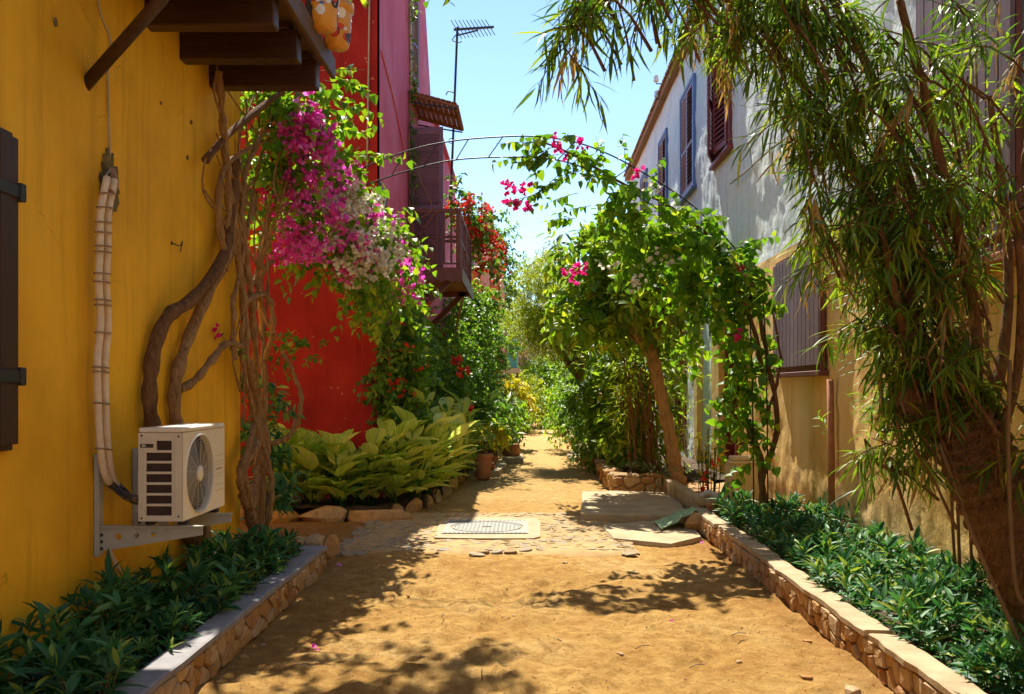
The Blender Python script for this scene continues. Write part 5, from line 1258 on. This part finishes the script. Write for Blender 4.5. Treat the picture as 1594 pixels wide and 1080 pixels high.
# palm, croton and fillers along the left
t = thing('young_palm', 'young feathery palm growing beyond the ginger plants', 'palm', (-.98, 19.5, 0))
sets = []
for k in range(11):
    a = k*2.4; e = R.uniform(.9, 1.5); L = R.uniform(1.3, 1.9); d = Vector((math.cos(a)*.55, math.sin(a)*.55, e)).normalized(); pp = [Vector((-.98, 19.5, .1))+d*(L*u)-Vector((0, 0, .35*u*u*L*.5)) for u in np.linspace(0, 1, 12)]
    MB().tube(pp, lerp_list([.02, .006], 12), 5).build('rachis', M['l_palm'], t); s = d.cross(Vector((0, 0, 1))).normalized()
    q = np.array([p for u in np.linspace(3, 11, 30) for p in [tuple(pp[int(u)].lerp(pp[min(11, int(u)+1)], u % 1))]*2]); dd = np.array([tuple((d*.8+s*sg*.75).normalized()) for u in range(30) for sg in (1, -1)])
    sets.append((q, dd, np.tile([0, 0, 1.0], (60, 1)), np.full(60, .34), np.full(60, .03), T_LANCE))
leaf_object('fronds', sets, M['l_palm'], t)

def shrub(name, label, cat, blobs, leaf, ratio, tpl, mat, L=.35, per=34, n=8, droop=.35, stems=4, base=None, group=None, smat='twig', down=.25):
    xs = [b[0] for b in blobs]; ys = [b[1] for b in blobs]; c = base or (sum(xs)/len(xs), sum(ys)/len(ys), 0)
    t = thing(name, label, cat, c, group); S, D = blob_starts(blobs, per, up=.2)
    leaf_object('foliage', [sprays(S, D, L, n, leaf, ratio, tpl, droop, 1, .5, down)], M[mat], t)
    for k in range(stems):
        b = blobs[k % len(blobs)]; MB().tube(smooth_path([(c[0]+R.uniform(-.15, .15), c[1]+R.uniform(-.15, .15), c[2]-.02), ((c[0]+b[0])/2+R.uniform(-.1, .1), (c[1]+b[1])/2, (b[2]+c[2])*.5), b[:3]], 3), [.03, .027, .024, .02, .016, .012, .01], 6, jit=.08).build('stem', M[smat], t)
    return t
shrub('croton', 'bright yellow leaved croton bush left of the lane', 'bush', PB((792,610,24,.35),(805,615,24.3,.35),(812,625,24.2,.3),(798,630,24,.3)), .2, .3, T_LANCE, 'l_yellow', .25, 40)
shrub('flowering_bush', 'green bush below the croton beside the lane', 'bush', PB((790,645,23,.4),(800,655,23.4,.35),(782,650,22,.4)), .14, .4, T_LANCE, 'l_bush', .3, 40)
shrub('bush', 'dark green bush at the foot of the young palm', 'bush', PB((768,640,18.8,.3),(775,655,19.5,.32),(760,660,18,.22)), .16, .35, T_LANCE, 'l_creeper', .3, 40)

# ------------------------------------------------------------------ trees on the right
def limb_tree(name, label, trunk, tr, limbs, mat, cat='tree', base=None, group=None):
    t = thing(name, label, cat, base or tuple(trunk[0]), group)
    sp = smooth_path(trunk, 10 if tr[0] < .2 else 22); MB().tube(sp, [r*(1+.10*math.sin(i*1.3)) for i, r in enumerate(lerp_list(tr, len(sp)))], 18 if tr[0] < .2 else 72, jit=.06 if tr[0] < .2 else .012, ridge=0 if tr[0] < .2 else .10).build('trunk', mat, t)
    for pts, r0, r1 in limbs:
        sp = smooth_path(pts, 5); MB().tube(sp, lerp_list([r0, r1], len(sp)), 8, jit=.07).build('branch', mat, t)
    return t
def crown_blobs(c, rx, ry, rz, n, r, rng=R, hollow=.45):
    out = []
    while len(out) < n:
        d = Vector((rng.gauss(0, 1), rng.gauss(0, 1), rng.gauss(0, 1))).normalized()*(rng.uniform(hollow, 1.0))
        if d.z > -.75: out.append((c[0]+d.x*rx, c[1]+d.y*ry, c[2]+d.z*rz, r*rng.uniform(.7, 1.25)))
    return out
# leaning broad-leaved tree
LT = limb_tree('broad_leaved_tree', 'leaning tree with bare brown trunk and broad glossy leaves in front of the pale house',
    pl((1058,760,13.6),(1052,735,13.6),(1045,690,13.6),(1030,620,13.6),(1018,565,13.6),(1008,535,13.6)), [.15, .115, .10, .09, .095, .12],
    [(pl((1010,540,13.6),(1022,515,13.5),(1035,490,13.4),(1050,440,13.2)), .10, .04), (pl((1008,540,13.6),(990,515,13.5),(965,490,13.4),(930,460,13.2)), .10, .04),
     (pl((1008,535,13.6),(1005,505,13.7),(1000,450,13.8),(985,400,13.8)), .10, .04), (pl((1008,535,13.6),(980,520,14.2),(950,500,14.8),(920,490,15)), .08, .04), (pl((1022,515,13.5),(1060,470,13.9),(1090,420,14.2)), .07, .03)], M['bark_light'])
c = P(985, 450, 13.6); bl = crown_blobs(c, 1.15, 1.2, 1.0, 46, .36)
S, D = blob_starts(bl, 22, up=.3); leaf_object('crown', [sprays(S, D, .30, 9, .17, .40, T_OVAL, .25, 1, .55, .15)], M['l_tree'], LT)
m = MB(); twig_lines(m, S, D, .3, .006, .25, 2); m.build('twigs', M['bark'], LT, kind='stuff')
S, D = blob_starts(PB((905,480,13.0,.2),(900,500,12.9,.18)), 20, up=.3); leaf_object('near_leaves', [sprays(S, D, .25, 7, .24, .55, T_OVAL, .15)], M['l_boug_sun'], LT)
# feathery tree further up the lane
FT = limb_tree('feathery_tree', 'fine-leaved yellow-green tree with forked trunk arching over the lane',
    pl((948,690,19.5),(938,665,19.5),(920,620,19.5),(905,590,19.5),(895,560,19.5)), [.17, .15, .13, .13, .11],
    [(pl((905,590,19.5),(885,565,19.5),(872,545,19.6),(850,500,19.8)), .10, .04), (pl((896,560,19.5),(893,535,19.4),(880,490,19.3)), .10, .04), (pl((900,575,19.5),(915,545,19.3),(915,500,19)), .09, .04)], M['bark'])
c = P(868, 480, 19.6); bl = crown_blobs(c, .95, 1.3, 1.15, 46, .36) + crown_blobs(P(905, 505, 19), .7, .8, .8, 16, .34)
S, D = blob_starts(bl, 58, up=.15); leaf_object('crown', [sprays(S, D, .30, 15, .066, .30, T_TINY, .4, 1, .7, .2)], M['l_fine'], FT)
# row of shrubs in the raised bed
for k, (bl, leaf, ra, mt, lab) in enumerate((
    (PB((1000,640,15.2,.4),(985,600,15.3,.4),(1010,600,15,.35),(975,660,15.5,.4),(1005,690,15,.35),(975,700,15.4,.3),(1015,660,15,.3)), .15, .42, 'l_tree', 'broad bush beside the leaning tree trunk'),
    (PB((955,620,17,.42),(935,600,17.3,.42),(965,580,17,.4),(950,660,17,.42),(940,690,17.2,.35),(970,640,17,.4)), .17, .45, 'l_bush', 'glossy bush between the leaning tree and the feathery tree'),
    (PB((920,630,19,.4),(905,640,20,.42),(925,660,19,.4),(915,680,19.5,.35),(900,665,21,.4)), .14, .45, 'l_creeper', 'dark bush under the fork of the feathery tree'),
    (PB((885,640,23,.5),(895,655,22.5,.45),(880,660,24,.45),(890,625,23,.5)), .13, .4, 'l_bush', 'green bush at the head of the raised bed'),
    (PB((985,520,16,.5),(950,530,17,.5),(1010,545,16,.45),(975,560,16,.5),(930,550,18,.5),(1000,570,15.8,.4)), .16, .4, 'l_tree', 'tall bush with spreading leaves behind the leaning trunk'),
    (PB((1035,660,15.8,.3),(1030,620,16,.35),(1045,590,16,.35),(1025,700,15.6,.3)), .2, .12, 'l_fine', 'narrow-leaved reedy shrub at the pale house door'))):
    shrub('garden_bush', lab, 'bush', bl, leaf, ra, T_LANCE if ra < .2 else T_OVAL, mt, .34, 34, 9, .3, 6, (min(max(bl[0][0]+.2, 1.75), 3.0), bl[0][1], .2), 'bushes in the raised bed', 'bark')
# cut-back canes and thin reeds
t = thing('reed_clump', 'clump of thin bare reeds and narrow leaves left of the leaning trunk', 'reeds', (1.9, 14.4, .2))
for k in range(22): 
    x, y = 1.7+R.uniform(0, .45), 14.3+R.uniform(-.3, .4); MB().tube(smooth_path([(x, y, .2), (x+R.uniform(-.08, .05), y, 1.0), (x+R.uniform(-.25, .1), y, R.uniform(1.5, 2.2))], 3), .010, 5).build('cane', M['bark'], t)
S, D = blob_starts([(1.75, 14.3, 1.7, .3), (1.95, 14.3, 2.0, .3), (1.6, 14.4, 1.4, .25), (2.05, 14.5, 1.3, .25)], 30); leaf_object('foliage', [sprays(S, D, .25, 9, .16, .10, T_LANCE, .4)], M['l_fine'], t)
t = thing('dry_plant', 'low ashy plant and dead leaves at the foot of the leaning tree', 'plant', (2.1, 13.75, .25))
S, D = blob_starts([(2.1, 13.7, .32, .12), (1.9, 13.8, .32, .1), (2.35, 13.6, .30, .12), (1.75, 13.95, .33, .1)], 90, up=.4); leaf_object('foliage', [sprays(S, D, .12, 6, .09, .35, T_LANCE, .3)], M['l_far'], t)
t = thing('canna', 'thin yellow-leaved canna with orange flowers next to the meter cabinet', 'plant', (2.5, 12.3, .15))
S, D = [], []
for k in range(14):
    x, y = P(R.uniform(1088, 1128), 0, 12.3).x, 12.3+R.uniform(-.2, .2); z = R.uniform(.5, 1.1); MB().tube([(x, y, .15), (x+R.uniform(-.05, .05), y, z)], .007, 5).build('stalk', M['l_bush'], t); S.append((x, y, z*.55)); D.append((R.uniform(-.3, .3), 0, 1))
leaf_object('foliage', [sprays(np.array(S), np.array(D), .5, 7, .14, .25, T_LANCE, .1)], M['l_yellow'], t)
leaf_object('flowers', [bracts(np.array([tuple(P(a, b, 12.2)) for a, b in ((1105,715),(1112,722),(1100,730),(1117,712),(1102,752),(1095,742),(1098,758))]), size=.07)], M['f_red'], t)

# ------------------------------------------------------------------ iron arch with bougainvillea
YA = 10.0
AR = thing('garden_arch', 'dark iron double-bar garden arch spanning the lane', 'arch', (0, YA, 0))
outer = [(398,880),(400,430),(445,335),(507,291),(570,259),(640,233),(700,220),(760,214),(830,212),(895,221),(950,241),(1000,268),(1060,306),(1100,340),(1150,395),(1188,470),(1196,860)]
inner = [(414,880),(416,440),(465,352),(520,308),(580,284),(640,264),(700,250),(760,245),(830,245),(885,253),(935,273),(985,300),(1040,337),(1085,372),(1130,420),(1166,480),(1174,860)]
po = smooth_path([P(a, b, YA) for a, b in outer], 6); pi_ = smooth_path([P(a, b, YA) for a, b in inner], 6)
MB().tube(po, .0085, 7).build('outer_bar', M['iron'], AR); MB().tube(pi_, .0085, 7).build('inner_bar', M['iron'], AR)
for i in range(4, len(po)-4, 5):
    MB().tube([po[i], pi_[i-2]], .006, 6).build('strut', M['iron'], AR)
AB = thing('bougainvillea', 'climbing bougainvillea with big heart-shaped leaves and magenta sprays on the iron arch', 'bougainvillea', (2.65, YA+.1, 0))
for pts, r0, r1 in ((pl((1188,800,10.1),(1185,740,10.1),(1180,700,10.1),(1160,660,10.1),(1140,640,10.1),(1150,600,10.1)), .05, .02), (pl((1186,740,10.1),(1205,690,10.15),(1210,640,10.1),(1195,560,10.1),(1180,470,10.1)), .04, .02),
    (pl((1182,710,10.1),(1170,690,10.1),(1150,690,10.1),(1130,680,10.1),(1125,670,10.0)), .025, .01), (pl((1190,600,10.1),(1170,500,10.1),(1110,380,10),(1040,320,10),(960,280,10),(890,240,10),(830,215,10)), .028, .010), (pl((1195,640,10.1),(1215,560,10.15),(1200,470,10.1)), .02, .01)):
    stem_part(AB, pts, r0, r1, M['bark'], wob=.01)
bl = PB((935,270,10,.16),(960,290,10,.2),(990,310,10,.24),(1020,330,10,.28),(1050,350,10,.3),(1080,380,10,.3),(1110,400,10,.3),(1140,430,10,.3),(1170,450,10,.28),(1040,400,10,.3),(1000,370,10.1,.26),(1090,440,10.1,.28),(1180,520,10.1,.24),(1185,580,10.1,.24),(1195,630,10.1,.2),(1160,600,10.1,.16),(1180,670,10.1,.16),(1150,640,10.0,.14),(1200,480,10.1,.26),(1060,470,10.2,.24),(1100,500,10.1,.2),(950,340,10.1,.22),(980,420,10.2,.2),(1020,440,10.2,.22),(1125,645,10,.10),(880,232,10,.1),(850,225,10,.1),(905,250,10,.12),(840,235,10,.08),(1195,720,10,.1),(1205,690,10,.1),(1080,540,10.1,.14),(1065,510,10.1,.16),(1190,540,10.2,.26),(1175,500,10.2,.26),(1200,590,10.2,.24),(1175,625,10.2,.22),(1195,660,10.15,.2),(1160,560,10.1,.2),(1150,610,10.05,.18),(1200,430,10.2,.24),(1090,345,10,.16),(1115,365,10,.18),(1140,385,10,.18),(1165,415,10,.2),(1190,450,10,.2),(1065,325,10,.14))
bl = [(b[0] if b[0] < 2.46 else 2.46+(b[0]-2.46)*.3, b[1], b[2], b[3]*(.8 if b[0] > 2.4 else 1)) for b in bl]
S, D = blob_starts(bl, 30, up=-.1, inner=.1)
S2 = np.array([tuple(P(a, b, 10)) for a, b in ((830,222),(870,240),(905,265),(880,275),(850,250),(830,240),(940,262),(975,262),(1110,430),(1080,470),(1050,500),(1150,380),(1060,560),(900,300),(920,320),(895,340),(860,228),(1010,300))]); D2 = np.array([(-1,0,.1),(-1,0,-.1),(-.9,0,-.3),(-.8,0,-.4),(-1,0,.05),(-.9,0,-.1),(-.2,0,.9),(-.1,0,.9),(.1,-.2,-1),(0,-.2,-1),(0,-.1,-1),(.9,0,.3),(.1,0,-1),(-.9,0,-.2),(-.9,0,-.1),(-.8,0,.0),(-.8,0,-.5),(.3,0,.9)])
leaf_object('foliage', [sprays(S, D, .24, 7, .115, .82, T_HEART, .5, 1, .35, .6), sprays(S2, D2, .42, 10, .10, .8, T_HEART, .12, .8, .3, .7)], M['l_boug_sun'], AB)
m = MB(); twig_lines(m, S, D, .24, .004, .5, 2); twig_lines(m, S2, D2, .42, .005, .12); m.build('twigs', M['twig'], AB, kind='stuff')
fl = np.array([tuple(P(a, b, 9.95)) for a, b in ((863,211),(888,214),(901,218),(909,226),(868,230),(880,238),(862,228),(786,290),(793,283),(800,294),(806,310),(818,317),(815,288),(829,288),(785,311),(797,314),(822,324),(996,262),(989,274),(880,425),(895,420),(905,428),(912,414),(893,436),(1157,478),(1163,474),(1150,520),(1147,526),(1140,412),(1158,414),(1155,425),(1165,440),(790,300),(803,320),(812,300),(900,412))])
fl = np.concatenate([fl + NR.normal(0, .018, fl.shape) for _ in range(4)]); leaf_object('blooms', [bracts(fl, size=.05)], M['f_hot'], AB)
sp_ = smooth_path(pl((905,245,10),(880,262,10),(850,290,9.97),(825,305,9.95),(795,312,9.93)), 4); MB().tube(sp_, .004, 5).build('trailing_cane', M['twig'], AB)
q = np.array([tuple(p) for p in sp_[2:]]); n_ = len(q); dn = np.tile([-.3, -.1, -1.0], (n_, 1))+NR.normal(0, .3, (n_, 3)); leaf_object('trailing_leaves', [(q, dn, rand_dirs(n_), np.full(n_, .10), np.full(n_, .08), T_HEART)], M['l_boug'], AB)
leaf_object('white_blooms', [bracts(np.concatenate([np.array(P(a, b, 9.8))+NR.normal(0, .05, (6, 3)) for a, b in ((1012,290),(1024,402),(1046,405),(1000,430),(950,410),(985,440))]), size=.05)], M['f_white'], AB)

# ------------------------------------------------------------------ big narrow-leaved tree in the right planter
TY = 4.8
WT = limb_tree('narrow_leaved_tree', 'big dark tree with narrow drooping leaves leaning out of the right planter over the lane',
    pl((1690,1010,4.85),(1625,920,4.8),(1560,800,4.8),(1520,710,4.8),(1490,640,4.8),(1470,605,4.8)), [.24, .205, .185, .185, .20, .12],
    [(pl((1480,650,4.8),(1440,640,4.75),(1412,625,4.7),(1405,600,4.7)), .12, .07),
     (pl((1470,640,4.8),(1440,540,4.8),(1405,430,4.8),(1360,320,4.8),(1300,200,4.95),(1230,110,5.1)), .035, .016),
     (pl((1500,640,4.85),(1480,540,4.9),(1450,420,4.95),(1420,300,5.0),(1380,180,5.0),(1330,60,5.0),(1260,-60,5.0)), .045, .02),
     (pl((1510,650,4.75),(1520,540,4.7),(1500,400,4.65),(1470,280,4.6),(1440,150,4.6),(1400,0,4.6)), .04, .02),
     (pl((1530,680,4.9),(1560,560,5.0),(1570,430,5.1),(1560,300,5.2),(1540,150,5.2)), .035, .018),
     (pl((1540,720,4.7),(1580,600,4.6),(1590,450,4.5),(1575,300,4.5)), .03, .015),
     (pl((1230,110,5.1),(1170,30,5.0),(1080,-25,4.7),(1000,-40,4.4),(930,-25,4.3),(900,10,4.3),(885,45,4.3)), .016, .005),
     (pl((1405,430,4.8),(1340,380,4.7),(1310,350,4.6)), .02, .006), (pl((1440,540,4.8),(1400,520,4.7),(1375,515,4.6)), .016, .006),
     (pl((1420,610,4.7),(1410,540,4.65),(1390,440,4.6),(1370,350,4.6)), .03, .014), (pl((1430,620,4.72),(1425,530,4.75),(1415,430,4.8)), .025, .012),
     (pl((1360,320,4.8),(1320,260,5.0),(1290,220,5.1)), .02, .008),
     (pl((1450,700,4.7),(1410,735,4.6),(1375,725,4.55)), .022, .01)], M['bark_dark'])
cl = []                                                # twig tips, each carrying a drooping whorl
def along(pts, n, rad):
    sp = smooth_path(pts, 8)
    for _ in range(n):
        p = sp[R.randrange(len(sp))]; cl.append((p + Vector((R.gauss(0, rad), R.gauss(0, rad*1.3), R.gauss(0, rad))))[:])
along(pl((1440,520,4.8),(1415,420,4.8),(1380,320,4.8),(1320,210,4.85),(1250,110,4.9),(1170,30,4.95)), 140, .13)
along(pl((1470,470,4.9),(1440,330,5.0),(1400,200,5.0),(1350,70,5.0)), 66, .17)
along(pl((1510,480,4.7),(1490,330,4.6),(1460,180,4.6),(1410,20,4.6)), 28, .18)
along(pl((1570,480,4.9),(1570,330,5.0),(1550,180,5.0),(1540,40,5.0)), 10, .2)
along(pl((1330,40,4.9),(1230,0,4.9),(1120,-15,4.9),(1010,-30,4.9),(930,-35,4.8)), 90, .09)
along(pl((1300,330,4.6),(1340,340,4.7),(1390,400,4.7)), 26, .12)
along(pl((1370,500,4.7),(1410,520,4.7),(1450,560,4.7)), 34, .12)
along(pl((1420,610,4.7),(1470,600,4.7),(1520,590,4.7)), 24, .10)
along(pl((1560,560,4.7),(1580,650,4.7),(1590,720,4.7)), 10, .12)
along(pl((1385,725,4.55),(1405,705,4.6),(1430,665,4.65)), 12, .05)
along(pl((930,-10,4.3),(905,20,4.3),(885,50,4.3)), 10, .05)
S = np.array(cl); D = rand_dirs(len(S)); D[:, 2] = D[:, 2]*.5 - .25; D[:, 0] -= .25; S = S - norm(D)*.10
S3 = np.array([tuple(P(a, b, 4.3)) for a, b in ((905,5),(890,60),(940,-8),(880,75),(1000,5),(960,0),(1290,400),(1230,180),(1380,690),(1100,30))]); D3 = np.array([(-.5,0,-.6),(-.55,.1,-.5),(-.5,-.1,-.5),(.5,.1,-.5),(-.3,0,-.8),(-.1,.1,-.9),(-1,0,-.3),(-.9,0,-.3),(-.9,0,-.2),(-.7,0,-.6)])
leaf_object('crown', [sprays(S, D, .24, 17, .165, .085, T_LANCE, .25, .85, .75, .45, .05), sprays(S3, D3, .22, 18, .16, .085, T_LANCE, .3, .75, .8, .35, .1)], M['l_willow'], WT)
dk = NR.random(len(S)) < .16; leaf_object('dead_leaves', [sprays(S[dk]-[0, 0, .08], D[dk]*[.5, .5, 1]-[0, 0, .6], .2, 13, .15, .085, T_LANCE, .3, .7, .8, .6, .05)], M['l_dry'], WT)
m = MB(); twig_lines(m, S, D, .24, .006, .25); twig_lines(m, S3, D3, .22, .005, .3)
for i in range(0, len(S), 2):                          # join the tips back towards the limbs
    a = Vector(S[i]); b = a + Vector((R.uniform(.05, .25), R.uniform(-.1, .1), -R.uniform(.15, .4))); m.tube([a, a.lerp(b, .5)+Vector((0, 0, .03)), b], [.006, .007, .009], 4, False)
m.build('twigs', M['bark_dark'], WT, kind='stuff')
# willowy bright shrub behind, against the wall
t = thing('willowy_shrub', 'bright green willowy shrub in front of the big plum plank shutter', 'shrub', (3.1, 6.6, .1))
for k in range(6):
    x, y = R.uniform(2.95, 3.2), R.uniform(5.7, 7.0); MB().tube(smooth_path([(x, y, .1), (x-.05, y, 1.4), (x+R.uniform(-.35, .05), y+R.uniform(-.2, .2), R.uniform(2.4, 3.9))], 4), .011, 5).build('stem', M['twig'], t)
S, D = [], []
for k in range(150): S.append((R.uniform(2.55, 3.2), R.uniform(5.5, 7.6), R.uniform(1.1, 3.7))); D.append((R.uniform(-.5, .2), R.uniform(-.4, .4), 1))
leaf_object('foliage', [sprays(np.array(S), np.array(D), .34, 11, .11, .14, T_LANCE, .1, 1, .6, .1)], M['l_boug_sun'], t)
for a, b, lab in (((1462, 690, 4.55), (1592, 1010, 4.35), 'thin brown cane leaning from the dark tree trunk to the planter'), ((1572, 560, 4.4), (1580, 900, 4.35), 'thin upright cane in front of the dark leaning tree trunk')):
    o = MB().tube(smooth_path([P(*a), P((a[0]+b[0])/2-6, (a[1]+b[1])/2, a[2]), P(*b), P(b[0]+14, b[1]+40, b[2])], 4), .010, 6, jit=.1).build('cane', M['twig']); tag(o, lab, 'cane')

# ------------------------------------------------------------------ end of the lane
shrub('hedge_bush', 'light green bamboo-like bush closing the lane behind the stick fence', 'bush', PB((835,615,38,.8),(850,600,38.5,.9),(870,610,38,.8),(820,620,38,.7),(845,580,39,.8),(865,580,39,.8),(825,595,38.5,.7),(880,595,38,.7)), .2, .3, T_LANCE, 'l_bush', .6, 20, 10, .4, 6)
shrub('hedge_bush', 'yellow-green bush left of the end of the lane', 'bush', PB((815,600,34,.6),(808,620,33,.5),(822,640,33,.45),(812,645,32,.4),(825,615,34,.6)), .16, .3, T_LANCE, 'l_fine', .5, 26, 10, .4, 5)
shrub('hedge_bush', 'bright green bush behind the wide brown pot', 'bush', PB((885,600,33,.7),(895,620,32,.6),(875,625,33,.6),(880,645,33,.5),(900,640,31,.5)), .16, .3, T_LANCE, 'l_bush', .5, 26, 10, .4, 5)
FN = thing('stick_fence', 'low fence of upright brown sticks at the end of the lane', 'fence', (.8, 36, 0))
for k in range(30):
    x = -.2+k*.085+R.uniform(-.03, .03); MB().tube([(x, 36+R.uniform(-.1, .1), -.02), (x+R.uniform(-.06, .06), 36, R.uniform(.8, 1.2))], .022, 5, jit=.1).build('stick', M['bark'], FN)
MB().tube([(-.3, 36, .55), (2.5, 36, .6)], .02, 5).build('rail', M['bark'], FN)
def bare_tree(label, x, y, h, seed):
    rg = random.Random(seed); t = thing('bare_tree', label, 'tree', (x, y, 0)); tw = MB(); tip = []
    MB().tube(smooth_path([(x, y, -.05), (x+.1, y, h*.3), (x-.1, y, h*.55)]), lerp_list([.16, .08], 11), 8).build('trunk', M['twig_grey'], t)
    def br(p, d, L, r, lev):
        q = p + d*L; tw.tube([p, p.lerp(q, .5)+Vector((rg.uniform(-.05, .05), 0, rg.uniform(-.05, .05)))*L, q], [r, r*.8, r*.55], 4, False)
        if lev == 0: tip.append(tuple(q)); return
        for _ in range(3): br(p.lerp(q, rg.uniform(.5, 1)), (d + Vector((rg.gauss(0, .5), rg.gauss(0, .5), rg.gauss(.1, .4)))).normalized(), L*rg.uniform(.55, .8), r*.55, lev-1)
    for k in range(9):
        a = k*2.4; br(Vector((x, y, h*rg.uniform(.12, .55))), Vector((math.cos(a)*.7, math.sin(a)*.5, rg.uniform(.2, 1))).normalized(), h*.2, .05, 3)
    tw.build('branches', M['twig_grey'], t, kind='stuff')
    tp = np.array(tip); leaf_object('dry_leaves', [(tp, rand_dirs(len(tp)), rand_dirs(len(tp)), np.full(len(tp), .16), np.full(len(tp), .08), T_TINY)], M['l_dry'], t)
bare_tree('bare twiggy tree with dry leaves behind the teal box', .0, 40, 6.2, 3)
bare_tree('bare grey tree standing next to the salmon house', -.5, 43, 6.8, 5)
bare_tree('bare pale tree behind the feathery tree', 2.0, 46, 6.5, 9)
shrub('conifer', 'green tree rising behind the salmon house corner', 'tree', PB((785,400,41,.7),(790,430,41,.9),(785,370,41,.5),(782,460,41,.9),(792,480,41,.8),(780,500,41,.9)), .2, .5, T_OVAL, 'l_creeper', .6, 14, 8, .3, 3)
far = []
for k in range(26):
    x = -14+k*1.2+R.uniform(-.4, .4); zt = np.interp(x, [-14, -2, 1, 3, 14], [6, 6, 6.2, 7.4, 7]); far.append((x, R.uniform(52, 58), zt))
for k, (x, y, zt) in enumerate(far):
    if k % 2 == 0 and (x < -9 or x > 9): continue
    sh_ = ('pale', 'hazy', 'dusty', 'soft', 'thin', 'round')[k % 6]
    bl = crown_blobs((x, y, zt*.55), 1.3, 1.0, zt*.42, 16, .75); S, D = blob_starts(bl, 7)
    t = thing('distant_tree', 'pale green distant tree closing the view beyond the lane', 'tree', (x, y, 0), 'distant trees beyond the lane')
    leaf_object('crown', [sprays(S, D, .8, 9, .24, .45, T_TINY, .3)], M['l_far'], t); MB().tube([(x, y, -.05), (x+.1, y, zt*.5)], [.16, .08], 6).build('trunk', M['bark'], t)
shrub('blue_tree', 'small blue-green tree crown above the feathery tree', 'tree', PB((855,405,44,.6),(868,400,44,.6),(845,425,44,.5),(860,425,44,.6),(835,440,44,.5)), .2, .5, T_OVAL, 'l_far', .6, 14, 8, .3, 3)

# ------------------------------------------------------------------ litter on the lane
for k, (px_, py_) in enumerate(((714, 820), (527, 880), (1093, 840), (1048, 958), (652, 838), (488, 1004))):
    Y = FPX*HCAM/(py_-VY); c = np.array([[(px_-VX)/FPX*Y, Y, .04 if k == 0 else float(ground_fn(np.array([(px_-VX)/FPX*Y]), np.array([Y]))[2][0])+.012]]); o = leaf_object('fallen_bloom', [bracts(c+NR.normal(0, .008, (2, 3)), size=.032)], M['f_pink'], None, kind=None); tag(o, 'fallen magenta bougainvillea bloom lying on the lane', 'flower', 'fallen blooms on the lane')
for k, (px_, py_) in enumerate(((750, 1050), (1085, 1040), (470, 1040), (1000, 1010), (1150, 990), (870, 1000), (690, 960))):
    Y = FPX*HCAM/(py_-VY); a = R.uniform(0, 6.28); p = Vector(((px_-VX)/FPX*Y, Y, .012)); d = Vector((math.cos(a), math.sin(a), 0))*.06
    o = MB().tube([p-d, p+Vector((0, .01, .008)), p+d], .0035, 4).build('twig', M['twig_grey']); tag(o, 'dry twig lying on the orange dirt of the lane', 'twig', 'dry twigs on the lane')
q = np.stack([NR.uniform(-1.7, 1.95, 2600), NR.uniform(3, 14, 2600), np.full(2600, -.005)], 1); w_ = (vnoise(q[:, 0]*2, q[:, 1]*2, 5) > -.05); q = q[w_]; dd = rand_dirs(len(q)); dd[:, 2] *= .2
gx = ground_fn(q[:, 0], q[:, 1])[2]; q[:, 2] = gx+.004
leaf_object('leaf_litter', [(q, dd, np.tile([0, 0, 1.0], (len(q), 1))+NR.normal(0, .3, (len(q), 3)), NR.uniform(.008, .03, len(q)), NR.uniform(.004, .012, len(q)), T_TINY)], M['l_dry'])
bpy.data.objects['leaf_litter']['label'] = 'scattered specks of dry leaf litter on the dirt lane'; bpy.data.objects['leaf_litter']['category'] = 'leaf litter'
peb = MB()
for k in range(3600):
    x, y = R.uniform(-1.7, 1.95), 3.2+9.8*R.random()**1.5; z = float(ground_fn(np.array([x]), np.array([y]))[2][0]); r = R.uniform(.003, .009)*(1.8 if k % 23 == 0 else 1); a = R.uniform(0, 6)
    vs = [(x+math.cos(a+i*1.57)*r*R.uniform(.7, 1.3), y+math.sin(a+i*1.57)*r, z-.002) for i in range(4)] + [(x+R.uniform(-.3, .3)*r, y, z+r*R.uniform(.5, .9))]
    peb.add(vs, [(0,1,4),(1,2,4),(2,3,4),(3,0,4)])
o = peb.build('gravel', M['stone'], kind='stuff'); tag(o, 'fine gravel and crumbs of earth strewn over the lane', 'gravel')
